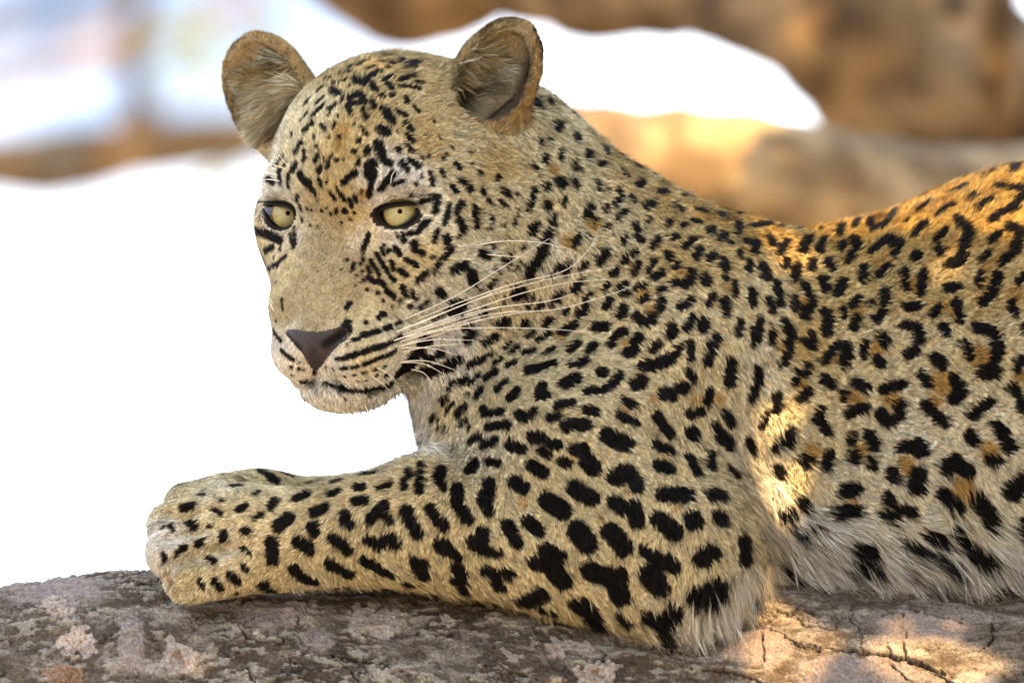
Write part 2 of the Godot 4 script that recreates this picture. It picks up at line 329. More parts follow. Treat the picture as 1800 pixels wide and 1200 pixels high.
# foreleg: every mark is a stroke (from x, y, to x, y, half its breadth)
const MARKS_FORELEG := [
	868,620,848,630,5, 848,630,822,643,6, 882,630,866,640,4, 907,636,891,642,5, 925,651,945,648,10, 945,648,975,639,7, 1000,644,1014,642,6, 1014,642,1028,632,7, 1056,654,1056,654,10, 988,676,1014,664,11, 1024,690,1060,684,6, 1060,684,1075,674,7, 1075,674,1089,654,6, 953,676,944,694,8,
	942,696,962,694,7, 908,688,897,697,9, 890,668,872,685,6, 874,651,850,665,6, 820,663,809,670,6, 845,655,824,675,4, 847,683,837,696,6, 822,691,822,691,4, 786,696,779,705,5, 798,668,788,682,4, 820,711,806,728,7, 847,727,888,721,6, 848,714,855,722,5, 910,724,918,732,7,
	939,721,922,736,7, 972,713,1008,704,6, 965,733,980,727,7, 1024,718,1048,723,7, 986,747,1035,743,10, 852,748,903,745,6, 823,735,809,747,4, 828,750,828,750,3, 768,724,760,738,4, 773,734,773,734,4, 800,704,784,726,3, 788,752,788,752,4, 776,750,776,750,3, 740,655,800,640,9,
	790,635,810,628,7, 848,764,826,774,5, 878,769,846,782,6, 893,778,922,788,7, 932,765,952,768,8, 963,776,984,778,6, 948,788,966,796,5, 1006,787,1026,787,9, 984,806,1000,812,6, 1030,806,1042,820,13, 836,810,826,828,8, 856,808,880,813,5, 930,812,958,828,9, 782,822,768,838,6,
	744,814,743,834,4, 722,824,724,840,4, 1122,643,1150,640,9, 1150,640,1178,628,9, 1178,628,1190,610,6, 1110,676,1128,667,11, 1281,628,1275,675,11, 1328,643,1328,668,9, 1328,668,1316,700,8, 1203,650,1220,668,7, 1160,690,1180,692,11, 1185,680,1205,680,8, 1244,682,1238,708,8, 1094,704,1112,712,7,
	1080,727,1120,743,7, 1150,727,1160,745,10, 1162,748,1176,762,9, 1206,728,1232,719,7, 1266,720,1285,745,9, 1363,688,1358,720,8, 1344,725,1334,746,8, 1212,757,1216,763,13, 1254,744,1262,760,8, 1262,764,1276,778,13, 1062,762,1075,770,12, 1075,772,1100,778,13, 1146,777,1178,792,8, 1306,765,1322,795,5,
	1355,785,1372,768,6, 1388,750,1386,780,8, 1246,792,1244,822,8, 1208,800,1216,818,7, 1216,818,1223,832,7, 1150,814,1176,822,10, 1277,820,1290,835,7, 1358,820,1375,832,8, 1308,830,1316,850,5, 1320,602,1320,602,5, 1386,600,1380,625,7, 1380,627,1368,638,8, 1397,650,1393,672,6, 322,892,350,884,6,
	336,916,346,921,9, 374,920,374,920,4, 380,893,396,903,5, 422,895,440,888,6, 394,878,398,880,3, 410,856,428,854,6, 456,830,475,838,7, 475,838,488,850,7, 496,834,515,842,4, 542,838,570,832,4, 450,872,462,864,4, 490,877,480,893,6, 453,912,466,902,5, 434,928,441,931,7,
	400,932,397,945,7, 520,878,546,867,6, 488,927,518,903,8, 550,901,580,890,7, 552,922,557,932,8, 352,954,360,946,7, 320,966,334,957,4, 294,968,292,984,4, 316,965,313,975,3, 303,921,309,931,4, 292,925,292,925,3, 430,956,444,968,5, 480,950,486,950,9, 484,960,484,980,9,
	526,948,538,955,8, 545,950,548,968,6, 369,977,384,986,5, 431,988,440,996,4, 407,1003,424,1018,7, 380,1013,394,1030,6, 355,1012,362,1028,4, 420,1035,420,1035,5, 460,1018,476,1028,8, 478,1028,482,1036,6, 518,992,530,1005,8, 532,1008,556,1020,8, 558,1040,558,1040,4, 354,868,366,870,3,
	638,833,664,829,5, 586,848,602,844,4, 582,869,602,862,4, 628,856,642,856,6, 624,879,648,877,7, 669,857,692,850,5, 714,842,715,858,4, 742,838,740,866,5, 720,832,720,832,4, 778,828,773,845,7, 775,848,782,858,4, 610,900,612,910,7, 606,912,620,920,6, 682,886,665,900,9,
	655,905,654,915,6, 680,905,690,912,5, 805,850,804,885,8, 806,888,828,912,8, 860,845,865,858,9, 858,865,850,875,12, 856,885,860,896,9, 902,842,922,856,10, 716,892,724,910,9, 726,915,738,936,8, 758,888,768,906,7, 768,908,785,922,7, 586,940,600,948,7, 604,950,616,964,7,
	646,944,664,950,6, 664,955,680,945,8, 690,938,700,952,8, 770,948,790,962,10, 790,965,812,975,5, 850,930,848,945,10, 830,945,850,958,10, 850,960,880,968,6, 890,916,898,932,9, 900,938,912,952,7, 922,908,950,932,9, 578,984,600,994,8, 600,996,620,1004,7, 640,978,666,992,8,
	670,996,690,1004,8, 730,978,745,985,10, 736,992,748,1008,11, 802,988,815,1005,10, 796,1012,805,1015,7, 812,1015,818,1035,8, 850,995,870,1000,8, 868,1005,880,1025,10, 885,998,900,1005,8, 660,1028,660,1028,8, 585,1030,610,1024,4, 710,1016,724,1024,5, 768,1036,788,1056,8, 850,1056,878,1072,11,
]
# elbow: every mark is a stroke (from x, y, to x, y, half its breadth)
const MARKS_ELBOW := [
	960,876,990,895,12, 1008,854,1038,872,11, 1080,836,1100,828,12, 1110,835,1118,852,9, 1078,878,1095,890,9, 1112,890,1118,912,10, 1164,866,1204,868,11, 1156,908,1184,932,11, 1215,911,1215,911,14, 1245,868,1265,868,8, 1260,908,1260,908,12, 1014,928,1032,950,14, 1072,930,1095,955,13, 960,962,980,972,11,
	938,982,966,990,9, 972,995,988,1012,10, 1035,995,1055,1005,10, 1065,1005,1085,1005,12, 1080,1015,1090,1040,12, 1130,962,1150,972,7, 1160,978,1180,988,10, 1140,1002,1155,1022,12, 1228,974,1246,966,12, 1225,1040,1250,1030,16, 922,1050,948,1038,11, 956,1064,972,1068,7, 922,1080,944,1090,8, 1020,1055,1035,1065,13,
	1035,1065,1050,1090,13, 1086,1070,1102,1084,6, 1140,1076,1160,1080,10, 1162,1080,1180,1065,10, 1160,1085,1168,1108,8, 970,1098,1000,1108,6, 1095,1112,1138,1124,6, 1198,1135,1222,1122,8, 1320,1035,1308,1060,9, 1305,1065,1294,1088,9, 1300,950,1302,975,13, 1385,985,1410,1005,8, 1370,1022,1395,1035,6,
]
# flank: every mark is a stroke (from x, y, to x, y, half its breadth)
const MARKS_FLANK := [
	1298,376,1308,373,5, 1330,378,1330,378,4, 1318,398,1340,397,6, 1340,397,1362,383,6, 1372,398,1384,386,5, 1402,402,1414,392,5, 1445,402,1445,402,4, 1328,424,1322,445,7, 1354,418,1358,432,8, 1385,420,1366,450,5, 1340,470,1343,486,11, 1423,416,1408,445,8, 1450,420,1440,445,6, 1384,456,1376,470,5,
	1400,466,1391,494,7, 1427,460,1425,474,7, 1455,460,1461,476,7, 1445,490,1450,508,8, 1482,494,1470,516,8, 1480,396,1476,418,6, 1482,428,1478,442,5, 1500,420,1508,435,8, 1508,436,1490,460,8, 1511,386,1504,400,5, 1532,385,1532,400,6, 1535,406,1560,396,7, 1560,396,1580,370,7, 1530,445,1560,422,6,
	1560,422,1582,432,9, 1582,432,1572,450,8, 1518,470,1519,496,7, 1543,484,1560,472,8, 1596,392,1596,392,5, 1628,395,1608,415,7, 1610,452,1610,452,10, 1589,475,1591,508,6, 1622,480,1617,518,8, 1588,540,1614,538,7, 1347,525,1353,545,7, 1361,496,1366,515,7, 1366,515,1369,534,7, 1395,522,1393,544,6,
	1412,502,1414,510,8, 1418,515,1424,530,8, 1424,532,1410,555,9, 1446,548,1455,560,9, 1456,562,1450,585,9, 1508,524,1496,536,7, 1480,540,1482,556,5, 1506,558,1498,575,8, 1530,534,1530,534,5, 1556,514,1554,530,9, 1556,532,1550,548,7, 1550,550,1537,562,7, 1588,572,1610,574,8, 1612,580,1614,600,9,
	1610,615,1590,625,8, 1333,560,1324,595,8, 1375,566,1378,570,8, 1378,570,1388,590,8, 1388,592,1380,600,8, 1355,580,1352,600,6, 1424,586,1426,608,7, 1412,600,1426,606,8, 1520,598,1516,628,6, 1550,590,1555,600,9, 1540,630,1548,638,9, 1444,638,1462,610,6, 1465,606,1488,608,7, 1488,610,1482,640,9,
	1446,664,1460,676,8, 1397,650,1392,670,5, 1418,642,1414,656,7, 1418,684,1405,700,8, 1496,670,1524,682,8, 1480,688,1480,702,6, 1485,725,1500,722,8, 1505,718,1520,716,9, 1548,682,1560,680,7, 1565,678,1585,674,8, 1545,722,1560,740,9, 1580,710,1578,728,11, 1560,738,1575,730,8, 1440,716,1432,738,7,
	1442,738,1453,760,7, 1615,372,1637,358,5, 1648,382,1676,362,6, 1625,350,1625,350,4, 1672,340,1700,332,5, 1704,358,1712,346,6, 1718,370,1740,356,7, 1730,316,1752,304,6, 1782,308,1792,292,6, 1750,330,1775,335,6, 1775,335,1798,335,7, 1798,345,1785,365,7, 1785,365,1768,377,7, 1758,376,1742,390,7,
	1680,388,1694,400,8, 1695,400,1705,408,8, 1705,410,1690,440,9, 1690,442,1690,455,8, 1690,458,1665,468,9, 1662,408,1645,424,6, 1648,436,1653,446,6, 1755,412,1738,428,6, 1772,402,1788,410,9, 1790,412,1780,440,10, 1780,442,1755,468,6, 1735,447,1722,460,5, 1721,483,1716,504,6, 1750,484,1742,512,8,
	1742,515,1722,532,9, 1660,508,1682,504,7, 1678,530,1685,562,8, 1648,538,1638,556,6, 1655,574,1660,584,9, 1796,486,1784,500,6, 1774,534,1778,552,7, 1798,576,1798,576,9, 1712,574,1735,580,8, 1738,582,1750,600,10, 1750,605,1745,630,10, 1694,602,1702,628,7, 1722,654,1745,650,12, 1640,628,1655,640,10,
	1616,656,1630,674,8, 1675,660,1680,680,10, 1690,682,1672,700,10, 1735,705,1718,715,10, 1715,718,1702,730,8, 1622,708,1636,724,9, 1640,728,1658,742,9, 1790,630,1783,645,8, 1775,676,1784,690,8, 1788,706,1800,718,9, 1412,804,1422,812,10, 1455,795,1448,822,9, 1497,762,1495,775,7, 1495,796,1500,806,9,
	1526,762,1534,786,9, 1526,808,1532,820,8, 1578,784,1590,784,9, 1608,780,1618,790,13, 1698,758,1708,775,9, 1745,745,1760,760,10, 1762,765,1772,785,11, 1736,804,1752,808,9, 1660,822,1675,805,10, 1680,815,1702,826,10, 1610,830,1608,855,12, 1562,828,1570,840,7, 1478,862,1508,856,8, 1460,896,1508,892,6,
	1775,860,1795,840,14, 1655,862,1680,886,9, 1715,868,1722,885,13, 1725,890,1740,918,11, 1555,868,1560,880,7, 1580,890,1600,895,7, 1550,900,1570,906,6, 1408,878,1420,888,7, 1440,915,1405,938,6, 1378,905,1396,900,6, 1510,955,1530,960,12, 1500,985,1540,985,10, 1630,935,1655,945,8, 1590,945,1620,960,6,
	1645,968,1685,990,8, 1672,920,1690,940,7, 1695,950,1725,970,10, 1725,970,1740,975,9, 1597,999,1597,999,6, 1600,1040,1700,1040,12, 1660,1020,1690,1030,9, 1470,1050,1520,1050,8, 1760,1015,1790,1045,12, 1792,912,1800,935,10, 1797,985,1797,985,8,
]
# tawny centres of the rosettes (x, y, radius)
const TAWNY := [
	1372,608,14, 1460,632,10, 1540,612,16, 1500,700,16, 1565,700,18, 1405,672,11, 1425,790,16, 1512,790,14, 1590,815,18, 1690,850,22, 1655,672,24, 1640,705,16, 1715,625,22, 1735,790,18, 1662,540,14, 1735,500,16,
	1735,465,18, 1670,430,18, 1760,440,18, 1605,500,14, 1550,455,20, 1505,545,14, 1740,345,22, 1495,876,10, 1308,440,9, 1408,532,9, 1195,480,8, 1140,545,11, 1098,604,10, 1110,470,9, 965,872,7, 1055,905,6,
	1145,700,8, 1095,722,9, 1165,802,4, 1225,812,4, 985,720,6, 960,785,4, 1005,802,6, 920,880,8, 1275,505,8, 1220,700,10, 1260,700,10, 1185,890,6, 1100,862,4, 1620,375,14, 1560,385,18, 1660,365,14,
	1780,520,14, 1790,660,14, 604,236,14, 598,262,12, 640,345,12, 1000,425,16, 1040,395,14, 1130,520,14, 970,300,12, 985,590,12, 1160,340,14,
]
# ---------------------------------------------------------------- coat
# combing guides: x, y, flow across, flow down, hair length, lift (hundredths), tone
const COMB := [
	556,560,8,-40,5,25,4, 540,500,2,-40,6,25,4, 570,450,12,-40,8,25,4, 500,540,-14,-30,6,25,4, 620,520,30,-16,7,25,4, 595,400,8,-40,9,26,4,
	596,345,6,-40,13,30,0, 600,280,10,-40,16,32,0, 640,200,30,-38,18,34,0, 560,210,-14,-40,16,32,1, 700,110,50,-24,18,40,0, 620,130,16,-40,18,40,0, 780,100,60,0,20,40,0,
	800,300,50,6,19,30,1, 740,250,46,-14,18,30,0, 500,300,-30,-24,15,32,1, 470,330,-24,-10,15,34,2, 452,380,-20,12,14,34,1, 470,440,-18,26,12,32,1, 484,500,-14,30,9,28,1,
	700,325,24,-26,14,40,2, 660,345,8,-30,12,36,2, 490,338,-14,-24,12,36,2, 625,380,-4,-30,8,26,0, 645,410,-6,22,8,22,5, 700,416,26,16,10,24,2, 745,395,40,10,13,26,5, 480,415,-16,18,9,26,5,
	640,470,26,20,8,24,4, 690,480,40,16,11,26,1, 650,540,34,6,8,24,1, 640,610,44,8,9,24,1, 690,600,44,16,11,26,5, 590,650,26,26,8,26,2, 510,630,-16,26,9,26,2, 530,650,-8,30,10,28,2,
	600,690,6,40,17,40,2, 555,690,-8,40,15,40,2, 660,690,16,34,18,40,2, 720,645,30,30,14,30,2,
	740,440,46,20,14,28,1, 780,500,44,24,22,32,5, 740,560,40,26,18,30,5, 800,560,40,34,26,32,2, 850,440,46,22,24,34,5, 880,400,44,30,26,34,1, 830,360,48,16,18,30,1, 880,330,44,34,24,34,1, 870,300,30,10,20,38,0,
	780,600,28,40,26,30,2, 720,720,-16,40,34,40,2, 745,690,4,46,30,34,2, 740,760,-10,40,28,44,2, 790,720,22,46,24,28,1, 800,770,10,40,24,36,5,
	960,180,36,40,24,36,1, 1000,260,36,44,26,34,1, 930,240,20,46,24,30,1, 1100,290,44,44,24,36,0, 1000,360,30,46,28,32,1, 960,450,24,48,30,32,5, 900,520,30,46,28,30,1, 880,600,34,40,24,28,1,
	1080,400,36,44,28,34,1, 1050,500,44,34,24,30,1, 1160,350,50,34,22,36,0, 1240,370,54,20,20,36,3, 1180,460,46,26,22,30,0, 1260,440,48,22,22,30,0, 1180,540,44,30,24,30,1, 1000,580,46,26,22,28,1,
	930,660,40,26,20,28,1, 1050,650,44,24,20,30,1, 1150,650,40,30,22,30,1, 860,700,30,34,20,28,1, 960,740,34,30,22,32,1, 1080,760,30,38,22,32,1, 1200,720,18,46,22,32,1, 1250,640,20,48,28,32,1,
	860,790,20,30,22,40,5, 770,790,-30,-30,26,44,2, 740,820,-34,6,24,40,1, 780,860,-20,30,22,36,1, 850,870,4,44,22,34,1, 700,860,-40,8,20,34,1, 640,850,-44,6,18,34,1,
	930,850,26,34,20,32,1, 1040,870,24,40,20,32,1, 1160,860,14,46,22,32,1, 1250,850,14,46,24,32,1, 900,960,22,40,24,34,1, 1000,980,24,42,26,34,1, 1120,980,14,46,26,34,1, 1230,960,4,50,30,36,1,
	720,920,10,40,22,34,1, 640,930,-4,40,20,34,1, 560,920,-30,26,18,34,1, 700,1000,24,40,26,36,1, 620,1010,20,36,22,36,1, 800,1030,26,42,30,38,1, 560,1030,16,30,18,34,5,
	470,900,-44,14,15,32,1, 470,980,-30,26,16,32,1, 400,890,-44,16,14,32,1, 340,900,-40,24,13,32,1, 400,960,-40,16,13,32,5, 300,940,-30,34,12,34,2, 290,990,-14,40,12,34,2, 340,1010,-34,24,13,34,1, 360,1040,-14,36,14,36,5, 440,1020,-10,36,15,34,1,
	450,850,-40,6,16,36,1, 540,845,-40,4,16,36,1, 380,870,-40,20,14,36,5,
	900,1070,26,40,32,40,1, 1000,1090,28,40,34,40,1, 1100,1090,26,44,38,40,1, 1180,1110,14,50,46,42,2, 1240,1110,0,52,54,44,2, 1290,1040,14,50,46,42,2, 1300,940,20,46,36,36,1,
	1330,640,30,44,30,32,5, 1340,760,26,46,34,34,5, 1345,850,20,46,36,36,2, 1350,940,34,42,48,40,2, 1360,1020,34,44,60,42,2, 1430,940,52,26,54,40,2, 1450,1020,46,40,66,42,2, 1540,1000,50,34,66,40,2, 1640,1010,46,40,66,40,2, 1740,980,36,48,58,40,2, 1780,1040,36,50,60,40,2,
	1400,830,42,34,36,34,1, 1480,860,52,22,36,34,5, 1590,870,46,30,38,34,5, 1700,880,38,40,40,34,5, 1780,860,40,36,38,34,5, 1400,720,40,34,30,32,1, 1480,760,46,26,30,32,1, 1600,760,50,20,32,32,5, 1740,740,50,16,32,32,5,
	1420,600,44,30,26,30,0, 1520,620,48,22,28,30,1, 1660,620,50,12,30,32,1, 1780,620,50,8,30,32,1, 1340,520,44,30,24,30,1, 1440,500,48,20,24,32,0, 1560,500,50,12,28,34,0, 1680,500,50,4,28,34,0, 1780,480,50,0,28,36,0,
	1320,390,50,16,20,40,3, 1420,400,54,6,20,42,3, 1500,410,52,4,24,42,3, 1580,400,50,-6,26,44,3, 1680,370,48,-12,28,44,3, 1770,320,46,-16,28,46,3, 1770,400,50,-6,28,40,3,
	1950,330,50,-6,28,44,3, 2000,700,50,10,32,34,1, 2000,1020,44,36,60,40,2, 2350,500,48,16,30,40,3, 2400,800,40,36,30,34,1, 2820,1200,6,50,30,34,0]
# measured base colours of hair: fawn, cream, white, ochre, muzzle, pale cheek
const TONES := [Color(0.61, 0.45, 0.185), Color(0.735, 0.625, 0.36), Color(0.88, 0.84, 0.72), Color(0.58, 0.365, 0.095), Color(0.41, 0.32, 0.165), Color(0.82, 0.745, 0.52)]
# pale strokes round the eyes and lips (from, to, half breadth)
const PALE := [744,366,726,394,8, 726,394,700,410,7, 700,410,668,422,7, 668,422,650,440,6, 640,396,626,432,8, 668,338,722,334,10, 722,334,748,340,7, 456,368,466,396,5, 466,396,498,412,5, 498,412,506,436,4, 462,340,500,344,7, 528,400,526,430,5]

var gp := PackedVector3Array()
var gd := PackedVector3Array()
var gl := PackedVector2Array()
var gt := PackedInt32Array()
var skin_list := PackedInt32Array()

func skin(x: float, y: float) -> Vector3:
	# the point of the near side of the hide at that place of the elevation
	var p := E(x, y, 330.0)
	var best := p
	var low := 1e9
	while p.z > -420.0:
		var d := field(p, skin_list)
		if d < low: low = d; best = p
		if d < 0.7: return p
		p.z -= maxf(d * 0.7, 1.0)
	return best

# strokes of the markings as capsules on the hide
var sa := PackedVector3Array()
var sb := PackedVector3Array()
var sr := PackedFloat32Array()
var sk := PackedInt32Array()
var cells := {}
const CELL := 48.0

func stroke(a: Vector3, b: Vector3, r: float, kind: int) -> void:
	var n := sa.size()
	sa.append(a); sb.append(b); sr.append(r); sk.append(kind)
	var box := AABB(a, Vector3.ZERO).expand(b).grow(r + 9.0)
	var lo := Vector3i((box.position / CELL).floor())
	var hi := Vector3i((box.end / CELL).floor())
	for x in range(lo.x, hi.x + 1):
		for y in range(lo.y, hi.y + 1):
			for z in range(lo.z, hi.z + 1):
				var key := Vector3i(x, y, z)
				if not cells.has(key): cells[key] = PackedInt32Array()
				cells[key].append(n)

func mark_all(rng: RandomNumberGenerator) -> void:
	for list in [MARKS_FACE, MARKS_FACE_B, MARKS_NECK, MARKS_FORELEG, MARKS_ELBOW, MARKS_FLANK]:
		for i in range(0, list.size(), 5):
			var r := float(list[i + 4])
			var y := float(list[i + 1])
			var tight := 0.0
			var swell := 0.5 if y > 330.0 else 1.1
			if list == MARKS_NECK: swell = 2.1; tight = 0.16
			elif list == MARKS_FORELEG: swell = 3.0 if y < 760.0 else (1.8 if list[i] < 470 else 4.2); tight = 0.16
			elif list == MARKS_ELBOW: swell = 9.0 if r > 9.0 and y > 990.0 else 5.5
			elif list == MARKS_FLANK: swell = 3.2 if y < 820.0 else 6.0; tight = 0.1
			var a := skin(list[i], list[i + 1])
			var b := skin(list[i + 2], list[i + 3])
			stroke(a.lerp(b, tight), b.lerp(a, tight), r + swell, 0)
	for q in [[690, 668, 10], [700, 655, 14], [712, 642, 15], [725, 627, 15], [737, 611, 14], [748, 598, 12], [752, 628, 12], [770, 618, 12], [742, 646, 8]]:
		var at := skin(q[0], q[1])
		stroke(at, at, q[2], 0)
	for q in [[298, 1003, 7], [305, 1020, 7], [312, 1038, 6], [276, 1000, 4]]:
		var gap := skin(q[0], q[1])
		stroke(gap, gap, q[2], 1)
	for q in [[555, 646, 556, 664, 5], [560, 669, 600, 680, 5], [600, 680, 650, 681, 6], [650, 681, 688, 670, 7], [548, 668, 530, 668, 5], [612, 566, 616, 580, 6], [616, 582, 608, 594, 5], [650, 412, 641, 436, 6], [641, 436, 637, 452, 3], [519, 402, 521, 430, 4], [770, 242, 772, 248, 3], [790, 260, 795, 264, 3], [758, 214, 762, 218, 3], [803, 236, 806, 240, 2], [745, 238, 747, 243, 3], [772, 300, 774, 304, 3], [822, 268, 826, 271, 3], [848, 258, 850, 262, 3], [905, 385, 902, 396, 4], [924, 424, 918, 436, 4], [900, 440, 890, 470, 5], [860, 430, 866, 436, 4], [915, 458, 905, 474, 4], [868, 470, 876, 480, 4], [836, 515, 846, 508, 5], [888, 520, 880, 534, 4], [760, 560, 778, 552, 4], [812, 576, 826, 568, 5], [890, 410, 894, 416, 3], [736, 356, 752, 352, 5]]:
		stroke(skin(q[0], q[1]), skin(q[2], q[3]), q[4], 0)
	for i in range(0, TAWNY.size(), 3):
		var p := skin(TAWNY[i], TAWNY[i + 1])
		stroke(p, p, TAWNY[i + 2] + 3.0, 1)
	for i in range(0, PALE.size(), 5):
		stroke(skin(PALE[i], PALE[i + 1]), skin(PALE[i + 2], PALE[i + 3]), PALE[i + 4], 2)

# x: black (signed distance), y: tawny share, z: pale share
func marking(p: Vector3) -> Vector3:
	var out := Vector3(99, 0, 0)
	var list: PackedInt32Array = cells.get(Vector3i((p / CELL).floor()), PackedInt32Array())
	for i in list:
		var ba := sb[i] - sa[i]
		var pq := p - sa[i]
		var h := clampf(pq.dot(ba) / maxf(ba.length_squared(), 0.01), 0.0, 1.0)
		var d := (pq - ba * h).length() - sr[i]
		if sk[i] == 0: out.x = minf(out.x, d)
		elif sk[i] == 1: out.y = maxf(out.y, smoothstep(7.0, -12.0, d))
		else: out.z = maxf(out.z, smoothstep(3.0, -3.0, d))
	return out

# per vertex of the hide
var V := PackedVector3Array()
var N := PackedVector3Array()
var I := PackedInt32Array()
var vd := PackedVector3Array()      # flow
var vl := PackedVector2Array()      # length, lift
var vc := PackedVector3Array()      # tone
var vw := PackedFloat32Array()      # how many tufts
var vf := PackedInt32Array()        # 1, 2: inside of an ear; 3: rim or outside of an ear
const PARTS := 16
const EAR_AT := [Vector3(862, 152, 30), Vector3(474, 162, -110)]

func comb_part(n: int) -> void:
	for i in range(n * V.size() / PARTS, (n + 1) * V.size() / PARTS):
		var p := V[i]
		var nor := N[i]
		var d := Vector3.ZERO
		var l := Vector2.ZERO
		var c := Vector3.ZERO
		var ws := 0.0
		for g in gp.size():
			var q := p.distance_squared_to(gp[g])
			if q > 40000.0 and ws > 0.0: continue
			var w := 1.0 / ((q + 300.0) * (q + 300.0))
			ws += w
			d += gd[g] * w
			l += gl[g] * w
			var tc: Color = TONES[gt[g]]
			c += Vector3(tc.r, tc.g, tc.b) * w
		d = (d / ws).normalized()
		l /= ws
		c /= ws
		var x := p.x + 900.0
		var y := 600.0 - p.y
		var dens := 1.0
		var flag := 0
		for e in 2:
			var ear: Basis = EAR_L if e == 0 else EAR_R
			var at := E(EAR_AT[e].x, EAR_AT[e].y, EAR_AT[e].z)
			var q := ear.transposed() * (p - at)
			var rad := Vector3(74, 124, 58) if e == 0 else Vector3(72, 106, 54)
			if (q / rad).length() > 1.3 or q.y < -rad.y * 0.9: continue
			var inner := (q - (Vector3(8, 0, 26) if e == 0 else Vector3(-4, 2, 32))) / (Vector3(60, 112, 52) if e == 0 else Vector3(63, 97, 50))
			var inn := inner.length()
			var blend := smoothstep(-0.95, -0.55, q.y / rad.y)
			if inn < 1.05 and nor.dot(ear.z) > -0.2:
				flag = 1 + e
				c = Vector3(0.52, 0.40, 0.22).lerp(Vector3(0.16, 0.118, 0.078), smoothstep(-30.0, 34.0, q.x * (1.0 if e == 0 else -0.6) - q.y * 0.35 - (0.0 if e == 0 else 20.0)))
				l = Vector2(9, 0.3)
				d = ear.y
				dens = 2.0
			elif field(p, skin_list) > 4.0 or q.y > -10.0:
				flag = 3
				var back := smoothstep(0.1, -0.5, nor.dot(ear.z))
				c = c.lerp(Vector3(0.42, 0.285, 0.115).lerp(Vector3(0.03, 0.026, 0.022), back), blend)
				l = l.lerp(Vector2(16.5, 0.5), blend)
				d = d.lerp((ear.y + ear.x * 0.3).normalized(), blend).normalized()
				dens = 2.0
			break
		var t := d - nor * d.dot(nor)
		if t.length() < 0.15: t = Vector3(0, -1, 0) - nor * -nor.y
		vd[i] = t.normalized()
		vl[i] = l
		vc[i] = c
		vf[i] = flag
		# finer and denser coat on the face and paws, thin where nothing is seen
		if x < 930 and y < 720 and p.z > -200.0: dens *= 2.2
		elif x < 620: dens *= 1.5
		if nor.z < -0.5 and x > 620: dens *= 0.14
		elif nor.z < -0.2: dens *= 0.5
		if x > 1830: dens *= 0.2
		# bare: eyes, nose leather
		var front := p.z > -40.0 and nor.z > 0.0 or (x < 560 and p.z > -60.0)
		if front:
			var e0 := Vector2((x - 697.0) / 46.0, (y - 381.0) / 25.0).length()
			var e1 := Vector2((x - 493.0) / 33.0, (y - 379.0) / 27.0).length()
			if minf(e0, e1) < 1.0: dens = 0.0
			if Geometry2D.is_point_in_polygon((Vector2(x, y) - Vector2(556, 606)) / 0.82 + Vector2(556, 606), NOSE): dens = 0.0
		vw[i] = dens

const NOSE: PackedVector2Array = [Vector2(504, 584), Vector2(511, 579), Vector2(535, 581), Vector2(560, 584), Vector2(584, 580), Vector2(600, 574), Vector2(610, 575), Vector2(616, 584), Vector2(610, 598), Vector2(590, 614), Vector2(574, 633), Vector2(563, 648), Vector2(555, 652), Vector2(547, 644), Vector2(534, 620), Vector2(514, 599)]

func coloured(p: Vector3, base: Vector3, soft: float) -> Vector3:
	var m := marking(p)
	var c := base.lerp(Vector3(0.48, 0.285, 0.085), m.y).lerp(Vector3(0.66, 0.585, 0.44), m.z * 0.9)
	var k := smoothstep(soft, -soft, m.x)
	return c.lerp(Vector3(0.011, 0.0095, 0.009), k)

var tufts: Array = []
var share := 0.0
var dice: Array[RandomNumberGenerator] = []
var wind := FastNoiseLite.new()
var patch := FastNoiseLite.new()

